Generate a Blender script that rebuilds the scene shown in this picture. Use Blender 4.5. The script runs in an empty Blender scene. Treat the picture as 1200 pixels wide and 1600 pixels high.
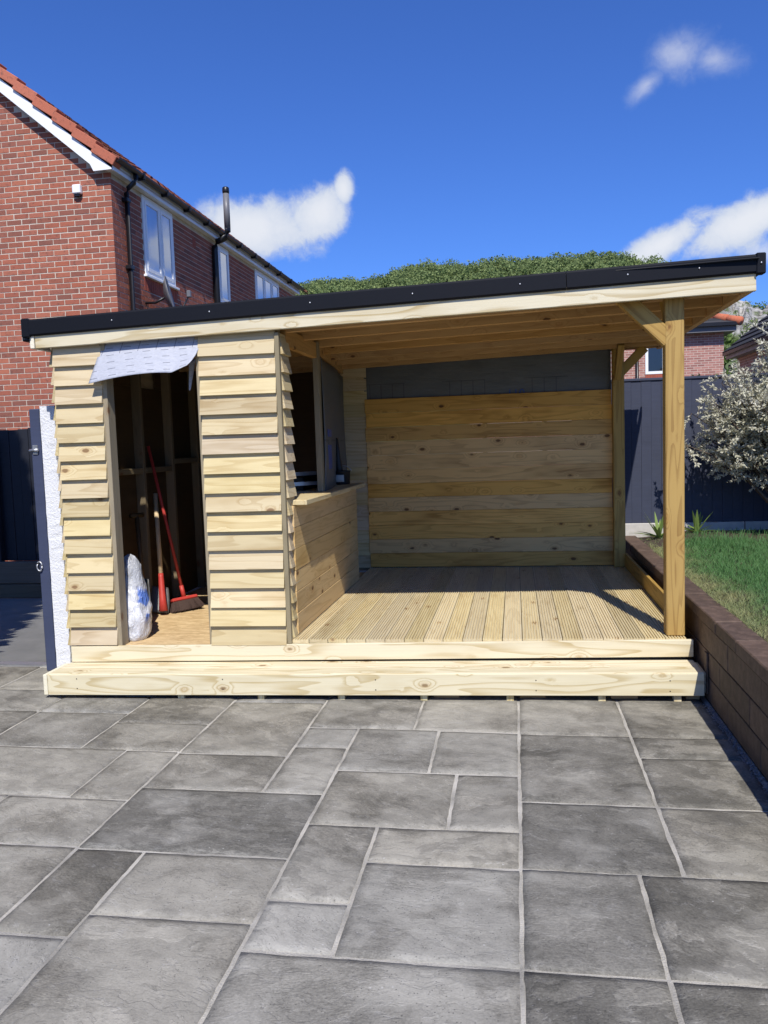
import bpy, bmesh, math, random
from mathutils import Vector, Matrix, Euler, noise as mnoise
R = math.radians
rng = random.Random(11)
scene = bpy.context.scene
col = scene.collection

# ------------------------------------------------------------------ camera
def cam_axes(yaw, pitch, roll):
    y, p, r = R(yaw), R(pitch), R(roll)
    fwd = Vector((-math.sin(y)*math.cos(p), math.cos(y)*math.cos(p), -math.sin(p)))
    right = Vector((math.cos(y), math.sin(y), 0))
    up = right.cross(fwd)
    return (right*math.cos(r) - up*math.sin(r), up*math.cos(r) + right*math.sin(r), fwd)
cr, cu, cf = cam_axes(9.2, 4.8, 1.9)
cam_data = bpy.data.cameras.new('camera'); cam = bpy.data.objects.new('camera', cam_data); col.objects.link(cam)
cam.matrix_world = Matrix(((cr.x, cu.x, -cf.x, 0), (cr.y, cu.y, -cf.y, 0), (cr.z, cu.z, -cf.z, 1.63), (0, 0, 0, 1)))
cam_data.sensor_fit = 'HORIZONTAL'; cam_data.sensor_width = 36; cam_data.lens = 36*1280/1200
cam_data.clip_end = 5000; cam_data.clip_start = 0.05
scene.camera = cam

# ------------------------------------------------------------------ sky, sun, exposure
SUN_EL, SUN_X = 50.0, 0.222                    # shadows fall away from the viewer and slightly left
sun_az = math.atan2(SUN_X, -1.0)               # direction towards the sun in plan: (SUN_X, -1)
sv = Vector((SUN_X, -1, 0)).normalized()*math.cos(R(SUN_EL)); sv.z = math.sin(R(SUN_EL))
sd = bpy.data.lights.new('sun', 'SUN'); sd.energy = 5.0; sd.angle = R(0.53); sd.color = (1.0, 0.955, 0.88)
so = bpy.data.objects.new('sun', sd); col.objects.link(so)
so.rotation_euler = sv.to_track_quat('Z', 'Y').to_euler()
world = bpy.data.worlds.new('World'); scene.world = world; world.use_nodes = True
vs = scene.view_settings
vs.view_transform = 'Standard'; vs.look = 'None'; vs.exposure = 0.08; vs.gamma = 1.0; vs.use_curve_mapping = False

class NT:
    """tiny helper for building node trees"""
    def __init__(s, tree): s.t = tree; s.n = tree.nodes; s.l = tree.links
    def new(s, typ, **kw):
        n = s.n.new(typ)
        for k, v in kw.items(): setattr(n, k, v)
        return n
    def put(s, sock, v):
        if v is None: return
        if isinstance(v, bpy.types.NodeSocket): s.l.new(v, sock)
        else:
            if sock.type == 'RGBA' and len(v) == 3: v = (*v, 1)
            sock.default_value = v
    def math(s, op, a, b=None, c=None, clamp=False):
        n = s.new('ShaderNodeMath', operation=op); n.use_clamp = clamp
        s.put(n.inputs[0], a); s.put(n.inputs[1], b)
        if c is not None: s.put(n.inputs[2], c)
        return n.outputs[0]
    def vmath(s, op, a, b=None, out=0):
        n = s.new('ShaderNodeVectorMath', operation=op); s.put(n.inputs[0], a)
        if b is not None: s.put(n.inputs[1], b)
        return n.outputs[out]
    def mix(s, f, a, b, blend='MIX'):
        n = s.new('ShaderNodeMix', data_type='RGBA', blend_type=blend)
        s.put(n.inputs[0], f); s.put(n.inputs[6], a); s.put(n.inputs[7], b)
        return n.outputs[2]
    def noise(s, vec, scale=5, detail=3, rough=.55, dist=0, out=0):
        n = s.new('ShaderNodeTexNoise'); s.put(n.inputs['Vector'], vec); n.inputs['Scale'].default_value = scale
        n.inputs['Detail'].default_value = detail; n.inputs['Roughness'].default_value = rough; n.inputs['Distortion'].default_value = dist
        return n.outputs[out]
    def voro(s, vec, scale=5, feature='F1', rnd=1.0):
        n = s.new('ShaderNodeTexVoronoi', feature=feature); s.put(n.inputs['Vector'], vec); n.inputs['Scale'].default_value = scale
        n.inputs['Randomness'].default_value = rnd
        return n
    def step(s, v, lo, hi, a=0.0, b=1.0):
        n = s.new('ShaderNodeMapRange', interpolation_type='SMOOTHSTEP'); s.put(n.inputs[0], v)
        n.inputs[1].default_value = lo; n.inputs[2].default_value = hi; n.inputs[3].default_value = a; n.inputs[4].default_value = b
        return n.outputs[0]
    def xyz(s, v):
        n = s.new('ShaderNodeSeparateXYZ'); s.put(n.inputs[0], v); return n.outputs
    def vec(s, x, y, z):
        n = s.new('ShaderNodeCombineXYZ'); s.put(n.inputs[0], x); s.put(n.inputs[1], y); s.put(n.inputs[2], z); return n.outputs[0]

def build_world():
    t = NT(world.node_tree); t.n.clear()
    sky = t.new('ShaderNodeTexSky', sky_type='NISHITA'); sky.sun_disc = False
    sky.sun_elevation = R(SUN_EL); sky.sun_rotation = math.pi - math.atan(SUN_X)
    sky.air_density = 1.0; sky.dust_density = 0.3; sky.ozone_density = 4.0; sky.altitude = 50
    c = t.mix(1.0, sky.outputs[0], (0.60, 0.98, 1.84), 'MULTIPLY')
    d = t.new('ShaderNodeTexCoord').outputs['Generated']
    dw = t.vmath('ADD', d, t.vmath('MULTIPLY', t.noise(d, 14, 4, .6, out=1), (.05, .05, .05)))
    nz = t.noise(dw, 11, 9, .62); nz2 = t.noise(dw, 42, 7, .68)
    wob = t.math('ADD', t.math('MULTIPLY', t.math('SUBTRACT', nz, .5), 1.9), t.math('MULTIPLY', t.math('SUBTRACT', nz2, .5), .6))
    # each cloud: lobes (direction, half width, half height in radians, tilt), softness, density
    clouds = [([((-.290, .920, .246), .078, .036, .05), ((-.215, .938, .265), .044, .034, .5), ((-.187, .940, .288), .013, .022, 0)], .62, .95),
              ([((.255, .938, .226), .090, .026, .36), ((.165, .961, .208), .060, .020, .42), ((.335, .918, .225), .08, .04, 0)], .6, .96),
              ([((.172, .907, .384), .046, .028, -.1), ((.205, .902, .373), .038, .020, -.3), ((.142, .921, .362), .03, .014, .6)], 1.5, .55),
              ([((.30, .933, .195), .06, .016, .1)], .8, .6),
              ([((-.62, .70, .30), .12, .04, .1), ((-.55, .74, .32), .07, .04, .1)], .5, .95),
              ([((.72, .60, .34), .13, .05, .1)], .5, .95), ([((.50, -.70, .42), .14, .05, .1)], .6, .9), ([((-.7, -.5, .36), .15, .05, .1)], .6, .9)]
    for lobes, soft, dens in clouds:
        m = None
        for (dx, dy, dz), rx, rz, tilt in lobes:
            cdir = Vector((dx, dy, dz)).normalized()
            ex = Vector((cdir.y, -cdir.x, 0)).normalized(); ez = ex.cross(cdir)
            ax = ex*math.cos(tilt) + ez*math.sin(tilt); az = ez*math.cos(tilt) - ex*math.sin(tilt)
            u = t.math('DIVIDE', t.vmath('DOT_PRODUCT', d, tuple(ax), 1), rx)
            w = t.math('DIVIDE', t.vmath('DOT_PRODUCT', d, tuple(az), 1), rz)
            r2 = t.math('SQRT', t.math('ADD', t.math('MULTIPLY', u, u), t.math('MULTIPLY', w, w)))
            front = t.math('GREATER_THAN', t.vmath('DOT_PRODUCT', d, tuple(cdir), 1), .2)
            v = t.math('SUBTRACT', t.math('SUBTRACT', 1.35, r2), t.math('MULTIPLY', t.math('SUBTRACT', 1.0, front), 9.0))
            m = v if m is None else t.math('MAXIMUM', m, v)
        a = t.step(t.math('ADD', m, wob), .18, .18 + soft)
        a = t.math('MULTIPLY', a, dens)
        shade = t.step(t.math('ADD', m, t.math('MULTIPLY', wob, .8)), .2, 1.3)
        cc = t.mix(shade, (6.6, 7.6, 9.4), (9.8, 10.1, 10.7))
        c = t.mix(a, c, cc)
    bg = t.new('ShaderNodeBackground'); t.put(bg.inputs[0], c); bg.inputs[1].default_value = 0.080
    t.l.new(bg.outputs[0], t.new('ShaderNodeOutputWorld').inputs[0])
build_world()

# ------------------------------------------------------------------ materials
def mat_new(name):
    m = bpy.data.materials.new(name); m.use_nodes = True
    t = NT(m.node_tree); b = t.n['Principled BSDF']
    return m, t, b
def bump(t, b, h, strength=.4, dist=.01):
    n = t.new('ShaderNodeBump'); n.inputs['Strength'].default_value = strength; n.inputs['Distance'].default_value = dist
    t.put(n.inputs['Height'], h); t.l.new(n.outputs[0], b.inputs['Normal'])
def obj_coords(t, spread=37.0):
    tc = t.new('ShaderNodeTexCoord').outputs['Object']; rd = t.new('ShaderNodeObjectInfo').outputs['Random']
    off = t.vec(t.math('MULTIPLY', rd, spread), t.math('MULTIPLY', rd, spread*2.3), t.math('MULTIPLY', rd, spread*1.7))
    return t.vmath('ADD', tc, off), rd

def wood(name, light, dark, var=.18, knots=.5, ring=.35, rough=.62, tint=(.82, .86, .62), knotcol=(.16, .075, .03), stain=.0, rs=7.0):
    m, t, b = mat_new(name)
    p, rd = obj_coords(t)
    pk = t.vmath('MULTIPLY', p, (4.2, 7.5, 7.5))
    vo = t.voro(pk, 1.0); dist = vo.outputs['Distance']
    pick = t.math('GREATER_THAN', knots, t.xyz(vo.outputs['Color'])[0])
    wb = t.math('ADD', dist, t.math('MULTIPLY', t.math('SUBTRACT', t.noise(p, 60, 2), .5), .06))
    fall = t.math('MULTIPLY', t.step(wb, .42, .06), pick)
    kn = t.math('MULTIPLY', t.step(wb, .135, .085), pick)
    halo = t.math('MULTIPLY', t.step(wb, .26, .10), pick)
    a = t.noise(t.vmath('MULTIPLY', p, (.55, rs, rs)), 1.0, 2, .5)
    ph = t.math('ADD', t.math('MULTIPLY', a, 9.0), t.math('MULTIPLY', fall, 2.2))
    fr = t.math('FRACT', ph)
    late = t.math('MULTIPLY', t.step(fr, .45, .93), t.step(fr, 1.0, .94))
    fine = t.noise(t.vmath('MULTIPLY', p, (3.0, 150, 150)), 1.0, 3, .6)
    broad = t.noise(t.vmath('MULTIPLY', p, (1.3, 5, 5)), 1.0, 3, .6)
    f = t.math('ADD', t.math('MULTIPLY', late, ring), t.math('MULTIPLY', t.math('SUBTRACT', fine, .5), .55), clamp=True)
    f = t.math('ADD', f, t.math('MULTIPLY', t.step(broad, .45, .75), .35 + stain), clamp=True)
    c = t.mix(f, light, dark)
    r2 = t.math('FRACT', t.math('MULTIPLY', rd, 17.31)); r3 = t.math('FRACT', t.math('MULTIPLY', rd, 71.7))
    c = t.mix(t.math('MULTIPLY', r2, .85), c, t.mix(1.0, c, tint, 'MULTIPLY'))
    hv = t.new('ShaderNodeHueSaturation'); t.put(hv.inputs['Color'], c)
    t.put(hv.inputs['Value'], t.math('ADD', 1 - var, t.math('MULTIPLY', r3, 1.6*var)))
    t.put(hv.inputs['Saturation'], t.math('ADD', .95, t.math('MULTIPLY', r2, .15)))
    c = t.mix(t.math('MULTIPLY', halo, .4), hv.outputs[0], t.mix(1.0, hv.outputs[0], (.72, .55, .38), 'MULTIPLY'))
    c = t.mix(t.math('MULTIPLY', kn, .8), c, knotcol)
    t.put(b.inputs['Base Color'], c); b.inputs['Roughness'].default_value = rough; b.inputs['Specular IOR Level'].default_value = .25
    bump(t, b, t.math('ADD', t.math('ADD', t.math('MULTIPLY', fine, .6), t.math('MULTIPLY', late, -.3)), t.math('MULTIPLY', kn, -.5)), .35, .003)
    return m

def plain(name, c, rough=.5, metal=0.0, nscale=20, namp=.12, bstr=.15, bdist=.003, spec=.4):
    m, t, b = mat_new(name); p, rd = obj_coords(t)
    n = t.noise(p, nscale, 5, .6)
    k = t.math('ADD', 1 - namp, t.math('MULTIPLY', n, 2*namp))
    hv = t.new('ShaderNodeHueSaturation'); hv.inputs['Color'].default_value = (*c, 1); t.put(hv.inputs['Value'], k)
    t.put(b.inputs['Base Color'], hv.outputs[0]); b.inputs['Metallic'].default_value = metal
    t.put(b.inputs['Roughness'], t.math('ADD', rough - .08, t.math('MULTIPLY', n, .16))); b.inputs['Specular IOR Level'].default_value = spec
    if bstr: bump(t, b, n, bstr, bdist)
    return m

M = {}
M['fascia'] = wood('pale_treated_pine', (.70, .625, .44), (.46, .345, .16), var=.05, knots=.62, ring=.62, tint=(.96, .98, .88), knotcol=(.20, .12, .05), rs=6)
M['clad'] = wood('feather_edge_pine', (.66, .54, .36), (.43, .30, .155), var=.20, knots=.40, ring=.42, tint=(.90, .93, .76), knotcol=(.17, .085, .035), stain=.22)
M['plank'] = wood('sawn_wall_plank', (.74, .485, .195), (.39, .225, .08), var=.18, knots=.72, ring=.42, tint=(.97, .84, .66), stain=.35, knotcol=(.05, .02, .01))
M['deck'] = wood('ribbed_deck_pine', (.60, .505, .315), (.40, .30, .155), var=.17, knots=.40, ring=.35, tint=(.98, .985, .94), knotcol=(.26, .16, .08))
M['post'] = wood('treated_post_pine', (.45, .285, .078), (.27, .15, .036), var=.05, knots=.42, ring=.6, tint=(.97, .97, .93), knotcol=(.17, .075, .025), rs=9)
M['bar'] = wood('bar_front_plank', (.66, .48, .25), (.44, .29, .125), var=.14, knots=.5, ring=.4, tint=(.96, .92, .78), knotcol=(.09, .04, .018), stain=.2)
M['joist'] = wood('roof_joist_pine', (.60, .38, .175), (.40, .225, .09), var=.16, knots=.7, ring=.4, tint=(.94, .90, .84), knotcol=(.05, .02, .01))
M['stud'] = wood('grey_sawn_stud', (.33, .275, .18), (.20, .16, .10), var=.12, knots=.3, ring=.25, tint=(.9, .92, .88))
M['inner_stud'] = wood('shade_darkened_timber', (.22, .17, .10), (.13, .10, .06), var=.12, knots=.3, ring=.25, tint=(.9, .92, .88))  # darker copy of the stud, with the dim interior put into its colour
M['cream'] = wood('cut_end_grain', (.82, .76, .62), (.66, .56, .38), var=.03, knots=0.0, ring=.2)
M['old_sleeper'] = wood('weathered_sleeper', (.16, .12, .085), (.08, .06, .04), var=.1, knots=.2, ring=.3)
M['trim'] = plain('black_roof_trim', (.007, .008, .012), .55, nscale=60, namp=.1, bstr=.08, spec=.15)
M['roof_skin'] = plain('black_rubber_roof', (.02, .02, .022), .7)
M['navy'] = None
M['black_plastic'] = plain('black_gutter_plastic', (.012, .012, .015), .35, bstr=.05)
M['grey_pipe'] = plain('grey_pipe_plastic', (.16, .16, .17), .4, bstr=.05)
M['upvc'] = plain('white_window_plastic', (.84, .85, .86), .35, namp=.04, bstr=.03)
M['red_paint'] = plain('red_painted_metal', (.46, .045, .035), .5, nscale=40, namp=.2)
M['steel'] = plain('worn_steel', (.17, .17, .17), .5, .5, nscale=30, namp=.25)
M['zinc'] = plain('galvanised_metal', (.55, .56, .58), .38, .8, nscale=40)
M['bristle'] = plain('dark_bristle', (.06, .035, .028), .8, nscale=300, namp=.4)
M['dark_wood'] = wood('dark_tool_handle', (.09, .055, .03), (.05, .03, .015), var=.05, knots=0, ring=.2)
M['ash'] = wood('tool_handle_ash', (.66, .50, .32), (.52, .36, .20), var=.03, knots=0, ring=.25)
M['black_tool'] = plain('black_tool_plastic', (.014, .014, .015), .45)
M['grey_label'] = plain('pale_label', (.55, .54, .52), .5)
M['soil'] = plain('garden_soil', (.07, .05, .035), .95, nscale=60, namp=.5, bstr=.8, bdist=.02)
M['concrete'] = plain('pale_concrete', (.50, .48, .44), .85, nscale=14, namp=.25, bstr=.4)
M['stone_rubble'] = plain('rubble_stone', (.30, .28, .26), .9, nscale=30, namp=.5, bstr=.7, bdist=.01)
M['pebble'] = plain('gravel_pebble', (.22, .20, .19), .8, nscale=8, namp=.35)

def m_navy(name, c, streak=.35):
    m, t, b = mat_new(name); p, rd = obj_coords(t)
    n = t.noise(t.vmath('MULTIPLY', p, (40, 40, 2.0)), 1.0, 4, .6); n2 = t.noise(p, 5, 4, .6)
    k = t.math('ADD', 1 - streak, t.math('ADD', t.math('MULTIPLY', n, streak), t.math('MULTIPLY', n2, streak)))
    hv = t.new('ShaderNodeHueSaturation'); hv.inputs['Color'].default_value = (*c, 1); t.put(hv.inputs['Value'], k)
    chips = t.step(t.noise(p, 38, 4, .7), .70, .78)
    t.put(b.inputs['Base Color'], t.mix(t.math('MULTIPLY', chips, .45), hv.outputs[0], (.16, .17, .19)))
    b.inputs['Roughness'].default_value = .62; b.inputs['Specular IOR Level'].default_value = .3
    bump(t, b, n, .3, .004); return m
M['navy'] = m_navy('navy_fence_paint', (.045, .052, .082))
M['navy_post'] = m_navy('navy_post_paint', (.050, .062, .115), .2)
M['dark_fence'] = m_navy('shade_darkened_fence', (.016, .018, .026))  # darkened navy: the shade over the left fence is in its colour

def m_slab():
    m, t, b = mat_new('riven_grey_sandstone'); tc = t.new('ShaderNodeTexCoord').outputs['Object']
    rd = t.new('ShaderNodeObjectInfo').outputs['Random']
    vr = t.new('ShaderNodeVectorRotate', rotation_type='Z_AXIS'); t.put(vr.inputs['Vector'], tc)
    t.put(vr.inputs['Angle'], t.math('ADD', -.35, t.math('MULTIPLY', rd, 1.0)))
    off = t.vec(t.math('MULTIPLY', rd, 91), t.math('MULTIPLY', rd, 57), 0)
    p = t.vmath('ADD', vr.outputs[0], off)
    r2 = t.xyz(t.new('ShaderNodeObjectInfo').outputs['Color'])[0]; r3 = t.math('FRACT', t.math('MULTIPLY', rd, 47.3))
    pw = t.vmath('ADD', p, t.vmath('SCALE', t.noise(p, 3.0, 3, .6, out=1), None)); 
    pw.node.inputs[1].links[0].from_node.inputs['Scale'].default_value = .22
    lay = t.noise(t.vmath('MULTIPLY', pw, (2.2, 4.6, 1)), 1.0, 7, .62)          # cleavage layers, long in one direction
    big = t.noise(p, 2.2, 5, .6); mid = t.noise(p, 11, 5, .62); fin = t.noise(p, 130, 4, .65)
    stepped = t.math('ADD', t.math('FLOOR', t.math('MULTIPLY', lay, 9)), t.step(t.math('FRACT', t.math('MULTIPLY', lay, 9)), .0, .16))
    edge = t.math('MULTIPLY', t.step(t.math('FRACT', t.math('MULTIPLY', lay, 9)), .16, .02), t.step(mid, .42, .62))
    f = t.math('ADD', t.math('MULTIPLY', t.step(big, .28, .72), .5), t.math('MULTIPLY', t.step(lay, .3, .7), .45))
    f = t.math('ADD', f, t.math('MULTIPLY', t.math('SUBTRACT', mid, .5), .95))
    f = t.math('ADD', f, t.math('MULTIPLY', t.math('SUBTRACT', fin, .5), 1.1), clamp=True)
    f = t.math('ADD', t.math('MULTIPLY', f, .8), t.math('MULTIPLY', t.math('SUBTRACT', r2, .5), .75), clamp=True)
    c = t.mix(f, (.125, .123, .116), (.35, .345, .33))
    # riven layers: every exposed layer has its own tone, with crisp broken edges
    l2 = t.noise(t.vmath('MULTIPLY', pw, (3.2, 8.5, 1)), 1.0, 7, .68); q2 = t.math('MULTIPLY', l2, 11)
    wn = t.new('ShaderNodeTexWhiteNoise', noise_dimensions='2D'); t.put(wn.inputs['Vector'], t.vec(t.math('FLOOR', q2), t.math('MULTIPLY', rd, 71), 0))
    wn1 = t.new('ShaderNodeTexWhiteNoise', noise_dimensions='2D'); t.put(wn1.inputs['Vector'], t.vec(t.math('FLOOR', t.math('MULTIPLY', lay, 9)), t.math('MULTIPLY', rd, 33), 0))
    tone = t.math('ADD', t.math('MULTIPLY', wn.outputs[0], .28), t.math('MULTIPLY', wn1.outputs[0], .34))
    hs = t.new('ShaderNodeHueSaturation'); t.put(hs.inputs['Color'], c); t.put(hs.inputs['Value'], t.math('ADD', .70, tone)); c = hs.outputs[0]
    lip = t.math('MULTIPLY', t.step(t.math('FRACT', q2), .13, .0), t.step(t.noise(p, 6, 3), .45, .6))
    c = t.mix(t.math('MULTIPLY', lip, .5), c, (.055, .053, .05))
    grain = t.noise(t.vmath('MULTIPLY', p, (55, 120, 1)), 1.0, 3, .7)
    reg = t.step(t.math('ADD', t.noise(pw, 2.6, 5, .55), t.math('MULTIPLY', t.math('SUBTRACT', r2, .5), .45)), .44, .58)      # 1 = clean cleaved face, 0 = pitted weathered face
    amp = t.math('ADD', .95, t.math('MULTIPLY', reg, -.62))
    hs2 = t.new('ShaderNodeHueSaturation'); t.put(hs2.inputs['Color'], c)
    t.put(hs2.inputs['Value'], t.math('ADD', t.math('ADD', .86, t.math('MULTIPLY', reg, .20)), t.math('MULTIPLY', t.math('SUBTRACT', grain, .5), amp))); c = hs2.outputs[0]
    c = t.mix(t.math('MULTIPLY', reg, .22), c, (.33, .335, .335))
    c = t.mix(1.0, c, (1.06, 1.025, .93), 'MULTIPLY')
    c = t.mix(t.math('MULTIPLY', r3, .5), c, t.mix(1.0, c, (1.06, 1.0, .88), 'MULTIPLY'))
    c = t.mix(t.math('MULTIPLY', t.step(t.noise(p, 4, 4, .6), .55, .75), .3), c, (.06, .058, .056))
    c = t.mix(t.math('MULTIPLY', edge, .22), c, (.45, .44, .42))
    vo = t.voro(p, 42); sp = t.math('MULTIPLY', t.step(vo.outputs['Distance'], .18, .10), t.math('GREATER_THAN', t.xyz(vo.outputs['Color'])[1], .80))
    sp = t.math('MULTIPLY', sp, t.step(t.noise(p, 5, 2), .5, .62))
    c = t.mix(t.math('MULTIPLY', sp, .6), c, (.5, .49, .47))
    vp = t.voro(p, 70); pit = t.math('MULTIPLY', t.step(vp.outputs['Distance'], .2, .1), t.math('GREATER_THAN', t.xyz(vp.outputs['Color'])[2], .78))
    c = t.mix(t.math('MULTIPLY', pit, .6), c, (.04, .04, .04))
    t.put(b.inputs['Base Color'], c); t.put(b.inputs['Roughness'], t.math('ADD', .62, t.math('MULTIPLY', mid, .25))); b.inputs['Specular IOR Level'].default_value = .35
    h = t.math('ADD', t.math('MULTIPLY', stepped, .22), t.math('ADD', t.math('MULTIPLY', mid, .35), t.math('MULTIPLY', fin, .16)))
    h = t.math('ADD', t.math('SUBTRACT', h, t.math('MULTIPLY', pit, .2)), t.math('MULTIPLY', t.math('ADD', t.math('FLOOR', q2), t.step(t.math('FRACT', q2), 0, .12)), .13))
    h = t.math('ADD', h, t.math('MULTIPLY', grain, t.math('ADD', .30, t.math('MULTIPLY', reg, -.2))))
    bump(t, b, h, .58, .012); return m
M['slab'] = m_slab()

def m_grit(name, a, c2, scale=160):
    m, t, b = mat_new(name); tc = t.new('ShaderNodeTexCoord').outputs['Object']
    n = t.noise(tc, scale, 4, .7); w = t.noise(tc, 3.5, 4, .6)
    f = t.math('ADD', t.math('MULTIPLY', n, .8), t.math('MULTIPLY', t.math('SUBTRACT', w, .42), 2.0), clamp=True)
    t.put(b.inputs['Base Color'], t.mix(f, a, c2)); b.inputs['Roughness'].default_value = .92
    bump(t, b, n, .9, .008); return m
M['joint'] = m_grit('pale_gritty_mortar', (.20, .19, .165), (.62, .585, .51))
M['brick_mortar'] = m_grit('brick_mortar', (.47, .41, .33), (.66, .59, .49), 60)
M['path'] = m_grit('dark_grey_path', (.145, .145, .14), (.215, .212, .205), 220)

def m_brick(name, cols, rough=.85):
    m, t, b = mat_new(name)
    tc = t.new('ShaderNodeTexCoord').outputs['Object']; rd = t.new('ShaderNodeObjectInfo').outputs['Random']
    ri = t.new('ShaderNodeNewGeometry').outputs['Random Per Island']
    r = t.math('FRACT', t.math('ADD', t.math('MULTIPLY', rd, 7.77), ri))
    p = t.vmath('ADD', tc, t.vec(t.math('MULTIPLY', r, 31), t.math('MULTIPLY', r, 17), t.math('MULTIPLY', r, 57)))
    cr_ = t.new('ShaderNodeValToRGB'); t.put(cr_.inputs[0], r); e = cr_.color_ramp.elements
    e[0].position = 0; e[0].color = (*cols[0], 1); e[1].position = 1; e[1].color = (*cols[-1], 1)
    for i, c in enumerate(cols[1:-1]): x = e.new((i+1)/(len(cols)-1)); x.color = (*c, 1)
    n = t.noise(p, 22, 4, .65); n2 = t.noise(p, 120, 3, .6)
    k = t.step(n, .52, .74)
    c = t.mix(t.math('MULTIPLY', k, .55), cr_.outputs[0], (.085, .055, .048))
    hv = t.new('ShaderNodeHueSaturation'); t.put(hv.inputs['Color'], c); t.put(hv.inputs['Value'], t.math('ADD', .82, t.math('MULTIPLY', n2, .36)))
    t.put(b.inputs['Base Color'], hv.outputs[0]); b.inputs['Roughness'].default_value = rough; b.inputs['Specular IOR Level'].default_value = .2
    bump(t, b, t.math('ADD', n, n2), .5, .006); return m
M['brick'] = m_brick('red_facing_brick', [(.39, .128, .080), (.33, .110, .072), (.43, .150, .092), (.35, .125, .085), (.24, .096, .070), (.40, .125, .074)])
M['soldier'] = m_brick('red_soldier_brick', [(.40, .105, .065), (.34, .09, .06)])
M['tile'] = m_brick('red_roof_tile', [(.50, .16, .095), (.44, .14, .085), (.54, .19, .12)])
M['tile_dark'] = m_brick('dark_red_roof_tile', [(.20, .07, .05), (.16, .06, .045), (.24, .085, .06)])
M['slate_tile'] = m_brick('charcoal_roof_tile', [(.05, .052, .056), (.04, .042, .046), (.065, .066, .07)])
M['orange_tile'] = m_brick('orange_hip_tile', [(.55, .17, .09), (.48, .15, .08)])
M['block'] = None
def m_block():
    m, t, b = mat_new('brown_painted_block'); p, rd = obj_coords(t)
    n = t.noise(p, 18, 5, .65); n2 = t.noise(p, 90, 3)
    c = t.mix(t.step(n, .35, .7), (.075, .047, .031), (.128, .082, .056))
    c = t.mix(t.math('MULTIPLY', t.step(n2, .66, .76), .4), c, (.30, .24, .19))
    hv = t.new('ShaderNodeHueSaturation'); t.put(hv.inputs['Color'], c); t.put(hv.inputs['Value'], t.math('ADD', .85, t.math('MULTIPLY', rd, .3)))
    t.put(b.inputs['Base Color'], hv.outputs[0]); b.inputs['Roughness'].default_value = .75
    bump(t, b, t.math('ADD', n, t.math('MULTIPLY', n2, .3)), .5, .008); return m
M['block'] = m_block()

def m_render():
    m, t, b = mat_new('rough_white_render'); p, rd = obj_coords(t)
    n = t.noise(p, 55, 5, .7); n2 = t.noise(p, 6, 4, .6)
    c = t.mix(t.step(n2, .5, .8), (.80, .81, .84), (.66, .66, .67))
    c = t.mix(t.math('MULTIPLY', t.step(n, .66, .74), .5), c, (.42, .41, .40))
    t.put(b.inputs['Base Color'], c); b.inputs['Roughness'].default_value = .85
    bump(t, b, n, .9, .012); return m
M['render'] = m_render()

def m_osb():
    m, t, b = mat_new('strand_board'); tc = t.new('ShaderNodeTexCoord').outputs['Object']
    tw = t.noise(tc, 5, 2, .5, out=1)
    p = t.vmath('ADD', tc, t.vmath('MULTIPLY', tw, (.06, .06, .06)))
    v1 = t.voro(t.vmath('MULTIPLY', p, (11, 60, 60)), 1.0); v2 = t.voro(t.vmath('MULTIPLY', p, (30, 90, 60)), 1.0)
    r = t.xyz(v1.outputs['Color'])[0]; q = t.xyz(v2.outputs['Color'])[1]
    f = t.math('ADD', t.math('MULTIPLY', r, .7), t.math('MULTIPLY', q, .4), clamp=True)
    t.put(b.inputs['Base Color'], t.mix(f, (.44, .29, .135), (.74, .55, .30))); b.inputs['Roughness'].default_value = .7
    bump(t, b, f, .3, .003); return m
M['osb'] = m_osb()

def m_membrane(name, c, lines):
    """breather membrane sheet: grey with printed guide dashes (flat print)"""
    m, t, b = mat_new(name); tc = t.new('ShaderNodeTexCoord').outputs['UV']
    x, y, z = t.xyz(tc)
    n = t.noise(tc, 30, 4, .6)
    if lines == 'dash':
        row = t.math('FLOOR', t.math('MULTIPLY', y, 5.5)); fy = t.math('FRACT', t.math('MULTIPLY', y, 5.5))
        fx = t.math('FRACT', t.math('ADD', t.math('MULTIPLY', x, 5.6), t.math('MULTIPLY', row, .17)))
        ink = t.math('MULTIPLY', t.math('LESS_THAN', t.math('ABSOLUTE', t.math('SUBTRACT', fy, .5)), .045), t.math('LESS_THAN', fx, .42))
        tick = t.math('MULTIPLY', t.math('LESS_THAN', t.math('ABSOLUTE', t.math('SUBTRACT', t.math('FRACT', t.math('MULTIPLY', x, 5.6)), .2)), .02), t.math('GREATER_THAN', y, .66))
        ink = t.math('MAXIMUM', ink, tick); amount, inkc = .75, (.07, .075, .10)
    else:
        cell = t.math('FRACT', t.math('MULTIPLY', x, 21)); low = t.math('MULTIPLY', t.math('LESS_THAN', y, .38), t.math('GREATER_THAN', y, .05))
        grp = t.math('GREATER_THAN', t.math('SINE', t.math('MULTIPLY', x, 19)), -.1)
        v = t.math('MULTIPLY', t.math('MULTIPLY', t.math('LESS_THAN', t.math('ABSOLUTE', t.math('SUBTRACT', cell, .5)), .035), low), grp)
        h = t.math('MULTIPLY', t.math('LESS_THAN', t.math('ABSOLUTE', t.math('SUBTRACT', y, .38)), .008), grp)
        ink = t.math('MAXIMUM', v, h); amount, inkc = .55, (.03, .035, .04)
    k = t.mix(t.step(n, .3, .8), c, tuple(v_*.85 for v_ in c))
    t.put(b.inputs['Base Color'], t.mix(t.math('MULTIPLY', ink, amount), k, inkc)); b.inputs['Roughness'].default_value = .55
    bump(t, b, t.noise(tc, 7, 3, .5), .4, .02); return m
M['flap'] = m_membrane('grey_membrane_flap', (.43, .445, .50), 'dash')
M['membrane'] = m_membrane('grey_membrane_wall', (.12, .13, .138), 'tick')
M['blue_print'] = plain('blue_print', (.05, .09, .30), .55, bstr=0)

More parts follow.
